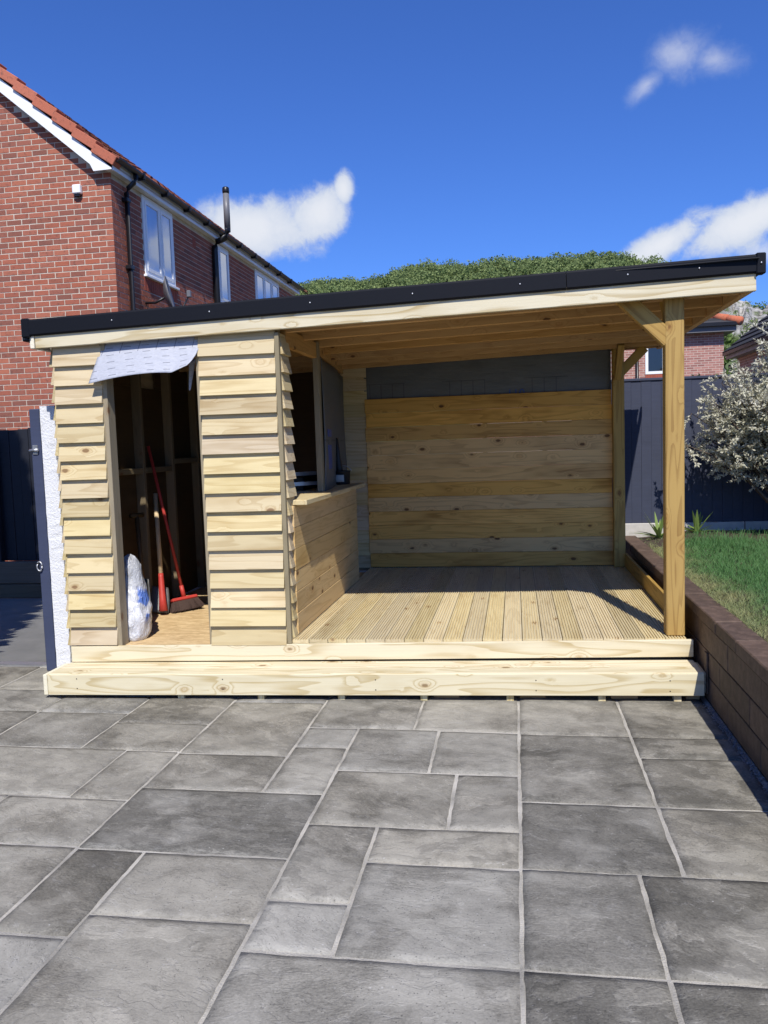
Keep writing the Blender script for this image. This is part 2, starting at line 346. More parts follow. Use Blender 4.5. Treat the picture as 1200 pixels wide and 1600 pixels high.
def m_glass(name, base):
    m, t, b = mat_new(name); tc = t.new('ShaderNodeTexCoord').outputs['Object']
    n = t.noise(tc, 1.2, 3, .5)
    t.put(b.inputs['Base Color'], t.mix(n, base, tuple(.6*v for v in base))); b.inputs['Roughness'].default_value = .04; b.inputs['Specular IOR Level'].default_value = 1.0
    b.inputs['Metallic'].default_value = .45; b.inputs['Coat Weight'].default_value = .6; b.inputs['Coat Roughness'].default_value = .02
    bump(t, b, t.noise(tc, 2.0, 2), .05, .02); return m
M['glass'] = m_glass('window_glass', (.58, .63, .74)); M['glass_dark'] = m_glass('dark_window_glass', (.02, .022, .026))
M['curtain'] = plain('pale_net_curtain', (.62, .65, .72), .8)

def m_leaf(name, c1, c2, trans=.25, rough=.55, dry=None, ns=1.4):
    m, t, b = mat_new(name); ri = t.new('ShaderNodeNewGeometry').outputs['Random Per Island']
    tc = t.new('ShaderNodeTexCoord').outputs['Object']
    n = t.noise(tc, ns, 3)
    f = t.math('ADD', t.math('MULTIPLY', ri, .7), t.math('MULTIPLY', t.math('SUBTRACT', n, .35), .9), clamp=True)
    c = t.mix(f, c1, c2)
    if dry:
        x = t.xyz(tc)[0]
        k = t.step(t.math('ADD', x, t.math('MULTIPLY', t.math('SUBTRACT', t.noise(tc, 2.6, 4), .5), .75)), dry[0], dry[1], .85, 0)
        c = t.mix(t.math('MULTIPLY', k, t.math('ADD', .55, t.math('MULTIPLY', ri, .45))), c, dry[2])
    t.put(b.inputs['Base Color'], c); b.inputs['Roughness'].default_value = rough; b.inputs['Specular IOR Level'].default_value = .3
    tr = t.new('ShaderNodeBsdfTranslucent'); t.put(tr.inputs[0], c)
    mx = t.new('ShaderNodeMixShader'); mx.inputs[0].default_value = trans
    t.l.new(b.outputs[0], mx.inputs[1]); t.l.new(tr.outputs[0], mx.inputs[2]); t.l.new(mx.outputs[0], t.n['Material Output'].inputs[0])
    return m
M['grass'] = m_leaf('lawn_grass', (.06, .15, .045), (.135, .28, .085), .35, dry=(1.27, 1.66, (.36, .31, .15)))
M['shrub_leaf'] = m_leaf('silver_shrub_leaf', (.40, .40, .28), (.80, .76, .62), .25)
M['hedge_leaf'] = m_leaf('hedge_leaf', (.06, .12, .025), (.16, .24, .05), .3)
M['spike_leaf'] = m_leaf('sword_leaf', (.10, .20, .04), (.26, .34, .09), .25)
M['shadow_tree_leaf'] = m_leaf('shadow_tree_leaf', (.025, .05, .022), (.05, .09, .035), .15)
M['wood_leaf'] = m_leaf('hillside_leaf', (.05, .10, .03), (.30, .36, .135), .25, .8, ns=.13)
M['bark'] = plain('shrub_bark', (.10, .075, .055), .9, nscale=40, namp=.3, bstr=.6)
M['hill'] = plain('hill_grass', (.09, .12, .04), .95, nscale=.08, namp=.4, bstr=0)
M['ground'] = plain('rough_ground', (.14, .14, .09), .95, nscale=.6, namp=.3)
def m_cliff():
    m, t, b = mat_new('limestone_cliff'); p = t.new('ShaderNodeTexCoord').outputs['Object']
    n = t.noise(t.vmath('MULTIPLY', p, (.06, .06, .5)), 1.0, 6, .7); g = t.noise(p, .09, 5, .65)
    c = t.mix(t.step(n, .35, .65), (.16, .15, .135), (.48, .46, .42)); c = t.mix(t.step(g, .50, .60), c, (.09, .12, .035))
    t.put(b.inputs['Base Color'], c); b.inputs['Roughness'].default_value = .95; bump(t, b, n, 1.0, 2.0); return m
M['cliff'] = m_cliff()
def m_bag():
    m, t, b = mat_new('plastic_rubble_sack'); p = t.new('ShaderNodeTexCoord').outputs['Object']
    n = t.noise(p, 9, 3, .5); z = t.xyz(p)[2]
    blue = t.math('MULTIPLY', t.step(t.noise(p, 7.5, 2, .4), .52, .58), t.math('MULTIPLY', t.step(z, .1, .16), t.step(z, .40, .34)))
    c = t.mix(t.step(n, .35, .7), (.74, .75, .78), (.50, .51, .54)); c = t.mix(t.step(z, .34, .46), c, (.42, .43, .45))
    c = t.mix(t.math('MULTIPLY', blue, .9), c, (.06, .16, .55))
    t.put(b.inputs['Base Color'], c); b.inputs['Roughness'].default_value = .28; b.inputs['Specular IOR Level'].default_value = .6
    w = t.noise(t.vmath('MULTIPLY', p, (20, 20, 9)), 1.0, 4, .6, 1.5); bump(t, b, w, .8, .03); return m
M['bag'] = m_bag()
def m_farbrick():
    m, t, b = mat_new('distant_pink_brick'); p = t.new('ShaderNodeTexCoord').outputs['Object']
    x, y, z = t.xyz(p)
    bt = t.new('ShaderNodeTexBrick'); t.put(bt.inputs['Vector'], t.vec(t.math('ADD', x, y), z, 0))
    bt.inputs['Scale'].default_value = 1; bt.inputs['Brick Width'].default_value = .225; bt.inputs['Row Height'].default_value = .075; bt.inputs['Mortar Size'].default_value = .008
    bt.inputs['Color1'].default_value = (.46, .22, .18, 1); bt.inputs['Color2'].default_value = (.27, .12, .10, 1); bt.inputs['Mortar'].default_value = (.52, .42, .36, 1)
    t.put(b.inputs['Base Color'], bt.outputs['Color']); b.inputs['Roughness'].default_value = .9
    bump(t, b, bt.outputs['Fac'], -.4, .01); return m
M['far_brick'] = m_farbrick()

# ------------------------------------------------------------------ object helpers
WM = {}
def link(name, data, mat=None, parent=None, world_m=Matrix()):
    o = bpy.data.objects.new(name, data); col.objects.link(o)
    if mat and data and not data.materials: data.materials.append(M[mat] if isinstance(mat, str) else mat)
    if parent is not None:
        o.parent = parent; o.matrix_parent_inverse = WM[parent.name].inverted()
    o.matrix_basis = world_m; WM[o.name] = world_m.copy()
    return o
def thing(name, label, cat, loc=(0, 0, 0), group=None):
    o = link(name, None, world_m=Matrix.Translation(loc)); tag(o, label, cat, group); return o
def tag(o, label, cat, group=None):
    o['label'] = label; o['category'] = cat
    if group: o['group'] = group
    return o
def struct(o): o['kind'] = 'structure'; return o
def stuff(o): o['kind'] = 'stuff'; return o
def mesh(name, v, f, smooth=False):
    m = bpy.data.meshes.new(name); m.from_pydata([tuple(a) for a in v], [], f); m.update()
    if smooth: m.polygons.foreach_set('use_smooth', [True]*len(m.polygons))
    return m
_bc = {}
def box_mesh(L, W, T, bev=.003):
    k = (round(L, 3), round(W, 3), round(T, 3), bev)
    if k in _bc: return _bc[k]
    bm = bmesh.new(); bmesh.ops.create_cube(bm, size=1.0)
    for v in bm.verts: v.co = Vector((v.co.x*L, v.co.y*W, v.co.z*T))
    if bev: bmesh.ops.bevel(bm, geom=list(bm.edges), offset=min(bev, .3*min(L, W, T)), segments=1, affect='EDGES')
    m = bpy.data.meshes.new('box'); bm.to_mesh(m); bm.free(); _bc[k] = m; return m
def box(name, lo, hi, mat, parent=None, bev=.003, rz=0.0, axis='x'):
    """axis aligned box given by its corners; axis = grain direction"""
    lo, hi = Vector(lo), Vector(hi); c = (lo+hi)/2; d = hi-lo
    rot = Matrix.Rotation(rz, 4, 'Z')
    if axis == 'x': me, r = box_mesh(d.x, d.y, d.z, bev), Matrix()
    elif axis == 'y': me, r = box_mesh(d.y, d.x, d.z, bev), Matrix.Rotation(R(90), 4, 'Z')
    else: me, r = box_mesh(d.z, d.y, d.x, bev), Matrix.Rotation(R(-90), 4, 'Y')
    if me.materials and me.materials[0] != (M[mat] if isinstance(mat, str) else mat): me = me.copy(); me.materials.clear()
    return link(name, me, mat, parent, Matrix.Translation(c) @ rot @ r)
def beam(name, p0, p1, w, t, mat, parent=None, up=(0, 0, 1), bev=.003):
    """board from p0 to p1 (centre line); w = size along up, t = size across"""
    p0, p1, up = Vector(p0), Vector(p1), Vector(up); x = (p1-p0); L = x.length; x.normalize()
    y = up.cross(x).normalized(); z = x.cross(y)
    mt = Matrix(((x.x, y.x, z.x, 0), (x.y, y.y, z.y, 0), (x.z, y.z, z.z, 0), (0, 0, 0, 1)))
    me = box_mesh(L, t, w, bev)
    if me.materials and me.materials[0] != M[mat]: me = me.copy(); me.materials.clear()
    return link(name, me, mat, parent, Matrix.Translation((p0+p1)/2) @ mt)
def prism(name, prof, L, mat, parent, mtx, smooth=False):
    """profile in local (y, z) extruded along local x, centred"""
    n = len(prof); v = [(-L/2, a, b) for a, b in prof] + [(L/2, a, b) for a, b in prof]
    f = [(i, (i+1) % n, n+(i+1) % n, n+i) for i in range(n)] + [tuple(range(n))[::-1], tuple(range(n, 2*n))]
    return link(name, mesh(name, v, f, smooth), mat, parent, mtx)
def frame(x, z=(0, 0, 1)):
    x = Vector(x).normalized(); z = Vector(z); y = z.cross(x).normalized(); z = x.cross(y)
    return Matrix(((x.x, y.x, z.x, 0), (x.y, y.y, z.y, 0), (x.z, y.z, z.z, 0), (0, 0, 0, 1)))
def tube_vf(pts, rad, n=8, cap=True):
    pts = [Vector(p) for p in pts]; v, f = [], []
    rad = rad if isinstance(rad, (list, tuple)) else [rad]*len(pts)
    for i, p in enumerate(pts):
        d = (pts[min(i+1, len(pts)-1)] - pts[max(i-1, 0)]).normalized()
        a = d.cross(Vector((0, 0, 1)) if abs(d.z) < .9 else Vector((1, 0, 0))).normalized(); b = d.cross(a)
        for k in range(n):
            th = 2*math.pi*k/n; v.append(p + (a*math.cos(th) + b*math.sin(th))*rad[i])
    for i in range(len(pts)-1):
        for k in range(n): f.append((i*n+k, i*n+(k+1) % n, (i+1)*n+(k+1) % n, (i+1)*n+k))
    if cap: f.append(tuple(range(n))[::-1]); f.append(tuple(range((len(pts)-1)*n, len(pts)*n)))
    return v, f
def tube(name, pts, rad, mat, parent=None, n=10):
    v, f = tube_vf(pts, rad, n); return link(name, mesh(name, v, f, True), mat, parent)
class MB:
    """collects shapes for one mesh"""
    def __init__(s): s.v, s.f = [], []
    def add(s, v, f):
        k = len(s.v); s.v += [tuple(a) for a in v]; s.f += [tuple(i+k for i in q) for q in f]
    def box(s, lo, hi):
        (a, b, c), (d, e, g) = lo, hi
        s.add([(a, b, c), (d, b, c), (d, e, c), (a, e, c), (a, b, g), (d, b, g), (d, e, g), (a, e, g)],
              [(0, 3, 2, 1), (4, 5, 6, 7), (0, 1, 5, 4), (1, 2, 6, 5), (2, 3, 7, 6), (3, 0, 4, 7)])
    def make(s, name, mat, parent=None, smooth=False): return link(name, mesh(name, s.v, s.f, smooth), mat, parent)
def uv_grid(name, fn, nu, nv, mat, parent=None, thick=0.0, smooth=True):
    """sheet fn(u, v) -> point, with uv; given a real thickness"""
    v = [fn(i/nu, j/nv) for j in range(nv+1) for i in range(nu+1)]
    f = [(j*(nu+1)+i, j*(nu+1)+i+1, (j+1)*(nu+1)+i+1, (j+1)*(nu+1)+i) for j in range(nv) for i in range(nu)]
    m = mesh(name, v, f, smooth); uv = m.uv_layers.new(name='UVMap')
    for lp in m.loops:
        k = lp.vertex_index; uv.data[lp.index].uv = ((k % (nu+1))/nu, (k//(nu+1))/nv)
    o = link(name, m, mat, parent)
    if thick:
        md = o.modifiers.new('thickness', 'SOLIDIFY'); md.thickness = thick; md.offset = 0
    return o

# ================================================================== THE SETTING
S = 1.0867
# ---- ground to the horizon
g = MB(); g.add([(-1500, -1500, -.06), (1500, -1500, -.06), (1500, 1500, -.06), (-1500, 1500, -.06)], [(0, 1, 2, 3)])
struct(g.make('ground', 'ground'))

# ---- patio: mortar bed and riven slabs
pb = MB(); pb.box((-5.2, -2.5, -.05), (1.135, 5.72, -.007)); patio = struct(pb.make('patio', 'joint'))
XA, XC, XF, XI, XU, XL, XN, XO, XQ, XR, XS, XM, XT, XP, XE = -2.79, -2.225, -1.965, -1.682, -1.407, -1.122, -.846, -.563, -.552, -.418, -.288, -.008, .393, .542, 1.02
slabs = [(XM, XP, 4.125, 4.95), (XM, XP, 3.335, 4.125), (XM, XP, 2.79, 3.335), (XP, XE, 4.117, 4.95), (XP, XE, 3.85, 4.117), (XP, XE, 3.33, 3.85), (XP, XE, 2.79, 3.33),
         (XM, XT, 2.236, 2.79), (XT, XE, 2.236, 2.79), (XM, XT, 1.67, 2.236), (XT, XE, 1.67, 2.236),
         (XL, XQ, 4.155, 4.95), (XQ, XM, 4.14, 4.95), (XN, XR, 3.60, 4.15), (XR, XM, 3.60, 4.14), (XL, XN, 3.871, 4.155), (XL, XN, 3.335, 3.871),
         (XN, XS, 3.06, 3.60), (XS, XM, 3.06, 3.60), (XO, XM, 2.787, 3.06), (XN, XO, 2.515, 3.06), (XO, XM, 2.236, 2.787), (XN, XO, 2.24, 2.515), (XN, XM, 1.67, 2.238),
         (XI, XL, 4.555, 4.95), (XI, XL, 3.75, 4.555), (XI, XL, 3.335, 3.75), (XI, XN, 2.785, 3.335), (XI, XU, 2.245, 2.785), (XU, XN, 2.373, 2.785), (XU, XN, 1.67, 2.373),
         (-1.95, XU, 1.67, 2.245), (XC, XI, 4.165, 4.95), (XC, XI, 3.765, 4.165), (XA, XC, 4.311, 4.62), (XA, XC, 4.62, 4.95), (XA, XC, 3.78, 4.311),
         (XF, XI, 3.207, 3.76), (-2.79, XF, 3.22, 3.775), (-2.25, XI, 2.795, 3.21), (-2.25, XI, 2.245, 2.795), (-2.79, -2.25, 2.80, 3.22), (-2.79, -2.25, 2.245, 2.80), (-2.79, -1.95, 1.67, 2.245),
         (-3.35, XA, 4.311, 4.72), (-3.35, XA, 3.78, 4.311), (-3.35, XA, 3.22, 3.78), (-3.35, XA, 2.795, 3.22), (-3.35, XA, 2.245, 2.795), (-3.35, XA, 1.67, 2.245),
         (-3.35, XA, 4.72, 5.245), (-3.9, -3.35, 4.5, 5.245), (-4.6, -3.9, 4.72, 5.245), (-4.6, -3.35, 3.78, 4.5), (-4.6, -3.35, 3.22, 3.78)]
for y0, y1 in ((1.10, 1.67), (.55, 1.10)):
    for x0, x1 in ((-2.25, -1.682), (XI, XN), (XN, -.288), (-.288, .393), (.393, XE)): slabs.append((x0, x1, y0, y1))
def make_slab(i, x0, x1, y0, y1):
    r = random.Random(100+i); gap = .0055
    x0, x1, y0, y1 = x0*S+gap, x1*S-gap, y0*S+gap, y1*S-gap
    cx, cy = (x0+x1)/2, (y0+y1)/2; w, d = x1-x0, y1-y0; nx, ny = max(6, int(w/.035)), max(6, int(d/.035))
    tilt = (r.uniform(-.004, .004), r.uniform(-.004, .004)); z0 = r.uniform(-.002, .003); sx = r.uniform(0, 99)
    def pt(u, v, inset, z):
        x, y = -w/2 + w*u, -d/2 + d*v
        ex = mnoise.noise(Vector((x*9, y*9, sx)))*.0045 + mnoise.noise(Vector((x*26, y*26, sx)))*.003
        ey = mnoise.noise(Vector((x*9, y*9, sx+7)))*.0045 + mnoise.noise(Vector((x*26, y*26, sx+7)))*.003
        bx = 1 if u in (0, 1) else 0; by = 1 if v in (0, 1) else 0
        return (x + (ex - math.copysign(inset, x))*bx, y + (ey - math.copysign(inset, y))*by, z)
    vs_, fs = [], []
    for j in range(ny+1):
        for k in range(nx+1):
            u, v = k/nx, j/ny; p = pt(u, v, .003, 0)
            edge = min(u*w, (1-u)*w, v*d, (1-v)*d)
            lay = mnoise.noise(Vector((p[0]*1.5+sx, p[1]*4.5, sx)))*3.0
            h = (math.floor(lay) + min(1, (lay % 1)*5))*.0016 + mnoise.noise(Vector((p[0]*14, p[1]*14, sx+3)))*.0016
            h *= min(1, .25 + edge/.06)
            z = z0 + h + tilt[0]*p[0] + tilt[1]*p[1] - (.004 if edge < 1e-6 else 0)
            vs_.append((p[0], p[1], z))
    for j in range(ny):
        for k in range(nx): a = j*(nx+1)+k; fs.append((a, a+1, a+nx+2, a+nx+1))
    ring = [k for k in range(nx+1)] + [j*(nx+1)+nx for j in range(1, ny+1)] + [ny*(nx+1)+k for k in range(nx-1, -1, -1)] + [j*(nx+1) for j in range(ny-1, 0, -1)]
    b0 = len(vs_)
    for q in ring: x, y, z = vs_[q]; vs_.append((x + math.copysign(.002, x), y + math.copysign(.002, y), -.02))
    n = len(ring)
    for q in range(n): fs.append((ring[(q+1) % n], ring[q], b0+q, b0+(q+1) % n))
    m = mesh('slab', vs_, fs, True)
    o = link('slab', m, 'slab', patio, Matrix.Translation((cx, cy, 0)))
    tone = r.uniform(.36, .66)                       # random grey per flagstone, darker to the right, paler near left
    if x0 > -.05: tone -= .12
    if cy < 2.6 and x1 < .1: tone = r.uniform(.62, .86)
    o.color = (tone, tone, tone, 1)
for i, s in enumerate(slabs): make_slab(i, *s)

# ---- gravel along the foot of the retaining wall (beside the slabs)
gm = MB(); r = random.Random(5)
for i in range(1500):
    y = r.uniform(1.2, 5.05); x = 1.128 - abs(r.gauss(0, .035)); s = r.uniform(.003, .0085); z = -.004 + s*.6
    a = r.uniform(0, 6.3); ca, sa = math.cos(a), math.sin(a)
    pts = [(1, 0, 0), (-.9, .1, 0), (.1, .8, .1), (0, -.9, 0), (.1, 0, .7), (0, .1, -.7)]
    gm.add([(x+s*(p[0]*ca-p[1]*sa), y+s*(p[0]*sa+p[1]*ca), z+s*p[2]) for p in pts], [(0, 2, 4), (2, 1, 4), (1, 3, 4), (3, 0, 4), (2, 0, 5), (1, 2, 5), (3, 1, 5), (0, 3, 5)])
gv = stuff(gm.make('gravel', 'pebble')); tag(gv, 'loose grey gravel along the foot of the brown retaining wall', 'gravel')

# ---- side path beyond the gate post, with metal threshold strip
pm = MB(); pm.box((-9.5, 5.80, -.05), (-3.50, 8.45, .004)); struct(pm.make('side_path', 'path'))
def threshold():
    v, f = [], []
    m = MB(); m.box((-6.5, 5.715, -.01), (-3.52, 5.80, .010))
    x = -6.5
    while x < -3.54:
        for k in range(3): m.add([(x, 5.725+k*.025, .0105), (x+.012, 5.735+k*.025, .015), (x+.024, 5.725+k*.025, .0105), (x+.012, 5.715+k*.025+.004, .0105)], [(0, 3, 1), (3, 2, 1), (0, 1, 2)])
        x += .032
    o = m.make('threshold_strip', 'zinc'); tag(o, 'silver ridged metal threshold strip across the side path entrance', 'threshold strip')
threshold()

# ---- raised lawn
def sm(v, a, b): k = max(0.0, min(1.0, (v-a)/(b-a))); return k*k*(3-2*k)
def lawn_z(x, y): return .522 + .065*sm(y, 6.2, 8.8)*sm(x, 1.28, 1.75) + .008*mnoise.noise(Vector((x*2, y*2, 0)))
lm = MB(); GX, GY = 30, 40
lv = [(1.27+(7.5-1.27)*(i/GX)**2, .6+8.54*j/GY) for j in range(GY+1) for i in range(GX+1)]
lm.add([(x, y, lawn_z(x, y)) for x, y in lv], [(j*(GX+1)+i, j*(GX+1)+i+1, (j+1)*(GX+1)+i+1, (j+1)*(GX+1)+i) for j in range(GY) for i in range(GX)])
lm.box((1.277, .6, 0), (7.5, 9.14, .48))
lawn = struct(lm.make('lawn', 'soil'))
def grass():
    r = random.Random(3); m = MB(); V, F = [], []
    def blade(x, y, h, w, lean, a):
        ca, sa = math.cos(a), math.sin(a); lx, ly = lean*math.cos(a*1.7+2), lean*math.sin(a*1.7+2); k = len(V); z = lawn_z(x, y) - .002
        V.extend([(x-ca*w, y-sa*w, z), (x+ca*w, y+sa*w, z), (x+ca*w*.8+lx*.4, y+sa*w*.8+ly*.4, z+h*.6), (x-ca*w*.8+lx*.4, y-sa*w*.8+ly*.4, z+h*.6), (x+lx, y+ly, z+h)])
        F.extend([(k, k+1, k+2, k+3), (k+3, k+2, k+4)])
    n = 0
    while n < 80000:
        y = 2.2 + 6.75*r.random()**.75; x = 1.28 + (2.9)*r.random()**1.15
        if y > 8.25 + .25*mnoise.noise(Vector((x*2, 0, 0))) and r.random() > .12: continue
        if mnoise.noise(Vector((x*3, y*3, 4))) < -.45 and r.random() > .4: continue
        nz = mnoise.noise(Vector((x*1.7, y*1.7, 9))) + .5*mnoise.noise(Vector((x*6, y*6, 2)))
        edge = min(1, .45 + (x-1.27)*1.0)
        blade(x, y, r.uniform(.03, .075)*(1+.5*nz)*edge, r.uniform(.0014, .0028), r.uniform(.01, .045), r.uniform(0, 6.3)); n += 1
    for q in range(2600):
        y = r.uniform(2.2, 8.3)
        if mnoise.noise(Vector((0, y*2.3, 8))) < -.15: continue
        x = 1.285 + r.uniform(-.012, .03); blade(x, y, r.uniform(.02, .06), r.uniform(.0012, .0022), r.uniform(.02, .07), r.uniform(0, 6.3))
    o = stuff(link('grass', mesh('grass', V, F), 'grass')); tag(o, 'green lawn grass, dry and straw coloured beside the brown wall', 'grass')
grass()

# ---- wooded hill with limestone cliff
AZ = [(-60, 9.0), (-40, 9.8), (-25, 10.3), (-14.4, 10.4), (-10.4, 10.9), (-4.3, 11.5), (1.75, 11.45), (5.9, 11.3), (9.1, 10.7), (12, 8.9), (13.4, 7.75), (15.8, 7.2), (22, 6.5), (40, 5.5), (60, 5.0)]
def crest(az):
    for (a, e), (b, g2) in zip(AZ, AZ[1:]):
        if a <= az <= b: k = (az-a)/(b-a); k = k*k*(3-2*k); return e + (g2-e)*k
    return AZ[0][1] if az < 0 else AZ[-1][1]
D0, D1, D2 = 160.0, 520.0, 760.0
def hill_z(az, d):
    H = D1*math.tan(R(crest(az)+.28)) - 3
    if d <= D1: k = (d-D0)/(D1-D0); k = k*k*(3-2*k)*.55 + k*.45
    else: k = 1 - .25*((d-D1)/(D2-D1))**2
    return -2 + H*k + 3.0*mnoise.noise(Vector((az*.25, d*.012, 0)))
def hill_pt(az, d): return Vector((d*math.sin(R(az)), d*math.cos(R(az)), hill_z(az, d)))
hv_, hf = [], []; na, nd = 120, 26
for j in range(nd+1):
    for i in range(na+1): hv_.append(hill_pt(-60+120*i/na, D0+(D2-D0)*j/nd))
for j in range(nd):
    for i in range(na): a = j*(na+1)+i; hf.append((a, a+1, a+na+2, a+na+1))
struct(link('hill', mesh('hill', hv_, hf, True), 'hill'))
def forest():
    r = random.Random(21); V, F = [], []
    def clump(c, s):
        n = Vector((r.gauss(0, 1), r.gauss(0, 1)-.5, r.gauss(0, 1)+.7)).normalized(); a = n.orthogonal().normalized(); b = n.cross(a)
        th = r.uniform(0, 6.3); a, b = a*math.cos(th)+b*math.sin(th), b*math.cos(th)-a*math.sin(th); k = len(V)
        V.extend([c+a*s, c+b*s*.7+n*s*.2, c-a*s, c-b*s*.7+n*s*.2]); F.append((k, k+1, k+2, k+3))
    placed = 0
    while placed < 3000:
        az = r.uniform(-19, 20); d = r.triangular(300, D1+30, D1-15)
        if 11.8 < az < 16.5 and 330 < d < D1-45 and r.random() > .12: continue
        p = hill_pt(az, d); hgt = (r.uniform(2.6, 5.6) if r.random() < .8 else r.uniform(6, 8.5))*(1 + .25*mnoise.noise(Vector((az*.6, d*.02, 3)))); rad = hgt*r.uniform(.40, .60); placed += 1
        cs = [(Vector((r.uniform(-.5, .5)*rad, r.uniform(-.5, .5)*rad, hgt*r.uniform(.5, .85))), rad*r.uniform(.5, .8)) for _ in range(4)]
        for q in range(int(26+9*hgt)):
            c, s = cs[q % 4]; u = Vector((r.gauss(0, 1), r.gauss(0, 1), r.gauss(0, 1))).normalized()
            clump(p + c + u*s*r.uniform(.75, 1.05), r.uniform(.35, .75))
    return V, F
V, F = forest(); fo = stuff(link('hillside_wood', mesh('hillside_wood', V, F), 'wood_leaf')); tag(fo, 'dense green wood covering the hill behind the shed roof', 'wood')
def cliff():
    v, f = [], []; nu, nv = 44, 24
    for j in range(nv+1):
        for i in range(nu+1):
            az = 11.6 + 5.2*i/nu; d = 345 + 120*j/nv; p = hill_pt(az, d)
            edge = min(i, nu-i, 6)/6*min(j, nv-j, 4)/4
            n = mnoise.fractal(Vector((az*2.2, d*.03, 5)), 1, 2, 5)
            st = math.floor(j/nv*5 + n)*2.6
            v.append(p + Vector((0, 0, -1.5 + edge*(5 + st*.6 + 3*n))))
    for j in range(nv):
        for i in range(nu): a = j*(nu+1)+i; f.append((a, a+1, a+nu+2, a+nu+1))
    o = link('limestone_cliff', mesh('limestone_cliff', v, f), 'cliff'); struct(o)
cliff()

# ================================================================== HOUSE ON THE LEFT
HX, HY, PITCH = -5.325, 10.70, .85
def verge_z(x): return 5.785 + PITCH*(-5.9 - x)         # underside of the barge board on the gable
house = thing('brick_house', 'two storey red brick house with red tiled roof, left behind the shed', 'house', (HX, HY, 0))
def brick_house():
    core = MB(); D = .004; xl, ye = -12.5, 20.2
    # mortar core: gable wall (pentagon half) and side wall
    top = 5.42
    gx = -9.0
    v = [(HX-D, HY+D, 0), (HX-D, HY+D, top), (gx, HY+D, verge_z(gx)+.1), (xl, HY+D, verge_z(gx)+.1-(gx-xl)*PITCH), (xl, HY+D, 0),
         (HX-D, ye, 0), (HX-D, ye, top), (gx, ye, verge_z(gx)+.1), (xl, ye, verge_z(gx)+.1-(gx-xl)*PITCH), (xl, ye, 0)]
    core.add(v, [(4, 3, 2, 1, 0), (5, 6, 7, 8, 9), (0, 1, 6, 5), (3, 4, 9, 8)])
    wall = core.make('wall', 'brick_mortar', house)
    bl, bh, pl_, ph = .2135, .0635, .225, .075
    def bmesh_brick(L, T): 
        return box_mesh(L, T, bh, .002)
    rest = MB(); singles = []
    openings = [(11.62, 12.72, 4.20, 5.40), (14.72, 15.32, 4.30, 5.40), (16.92, 18.7, 4.55, 5.40)]
    def rbox(lo, hi):
        rest.box(lo, hi)
    for cz in range(112):
        z0 = cz*ph + .005; off = 0 if cz % 2 else pl_/2
        k = 0
        while True:                                  # gable, from the corner leftwards
            x1 = HX - (k*pl_ - (pl_/2 - .0 if cz % 2 else 0)) if False else HX - k*pl_ + (0 if cz % 2 == 0 else pl_/2 - .0)
            x0 = x1 - bl; x1c = min(x1, HX); k += 1
            if x1 < -9.6: break
            if x1c - x0 < .05: continue
            if z0 + bh > verge_z(x1c) + .10: continue
            xc = (x0+x1c)/2
            if xc > -7.35 and z0 > 1.85 and abs(x1c-x0-bl) < .001: singles.append((xc, z0))
            else: rbox((x0, HY, z0), (x1c, HY+.03, z0+bh))
        y = HY + (0 if cz % 2 else -pl_/2)
        while y < ye:                                 # side wall
            y0, y1 = max(y, HY+.0), y + bl; y += pl_
            if y1 - y0 < .05 or z0 + bh > 5.385: continue
            segs = [(y0, y1)]
            for a, b_, za, zb in openings:
                if z0 + bh > za and z0 < zb:
                    segs = [s for (p, q) in segs for s in ((p, min(q, a)), (max(p, b_), q)) if s[1]-s[0] > .03]
            if 3.98 < z0 + .03 < 4.2: segs = [s for (p, q) in segs for s in ((p, min(q, 11.58)), (max(p, 12.78), q)) if s[1]-s[0] > .03]
            for p, q in segs: rbox((HX-.03, p + (.031 if p <= HY+.001 else 0), z0), (HX, q, z0+bh))
    singles.sort(key=lambda s: (s[0]+5.6)**2*1.1 + (s[1]-4.6)**2*.35)
    bm_ = bmesh_brick(bl, .03)
    for xc, z0 in singles[:300]:
        jx, jz = rng.uniform(-.0015, .0015), rng.uniform(-.0015, .0015)
        link('brick', bm_, 'brick', wall, Matrix.Translation((xc+jx, HY+.015+rng.uniform(-.001, .0015), z0+bh/2+jz)))
    for xc, z0 in singles[300:]: rbox((xc-bl/2, HY, z0), (xc+bl/2, HY+.03, z0+bh))
    stuff(rest.make('brickwork', 'brick', wall))
    # soldier course below the first side window
    for i in range(16):
        box('soldier_brick', (HX-.03, 11.585+i*.0745, 3.985), (HX+.003, 11.585+i*.0745+.065, 4.185), 'soldier', wall, .003)
    # barge board on the gable
    yb = HY - .13
    x0, x1 = -9.0, -5.54
    m = MB(); t0 = .185
    ev = -5.236
    pr = [(x0, verge_z(x0)), (x1, verge_z(x1)), (x1+.045, 5.385), (ev, 5.39), (ev, verge_z(ev)+t0), (x0, verge_z(x0)+t0)]
    m.add([(a, yb, b_) for a, b_ in pr] + [(a, yb+.02, b_) for a, b_ in pr], [(0, 1, 2, 3, 4, 5), (11, 10, 9, 8, 7, 6)] + [(i, i+6, (i+1) % 6+6, (i+1) % 6) for i in range(6)])
    m.make('barge_board', 'upvc', house)
    m = MB(); m.add([(x0, yb+.02, verge_z(x0)+.03), (-5.5, yb+.02, verge_z(-5.5)+.03), (-5.5, HY+.02, verge_z(-5.5)+.03), (x0, HY+.02, verge_z(x0)+.03)], [(0, 1, 2, 3)])
    m.make('verge_soffit', 'upvc', house)
    # eaves: soffit, fascia, gutter
    m = MB(); m.box((HX-.02, yb+.021, 5.395), (-5.237, 20.2, 5.409)); m.make('soffit', 'upvc', house)
    m = MB(); m.box((-5.235, yb+.021, 5.38), (-5.215, 20.2, 5.54)); m.make('eaves_fascia', 'upvc', house)
    pts = [(-5.212 + .055 + .055*math.cos(a), 5.535 + .060*math.sin(a)) for a in [math.pi + i*math.pi/8 for i in range(9)]]
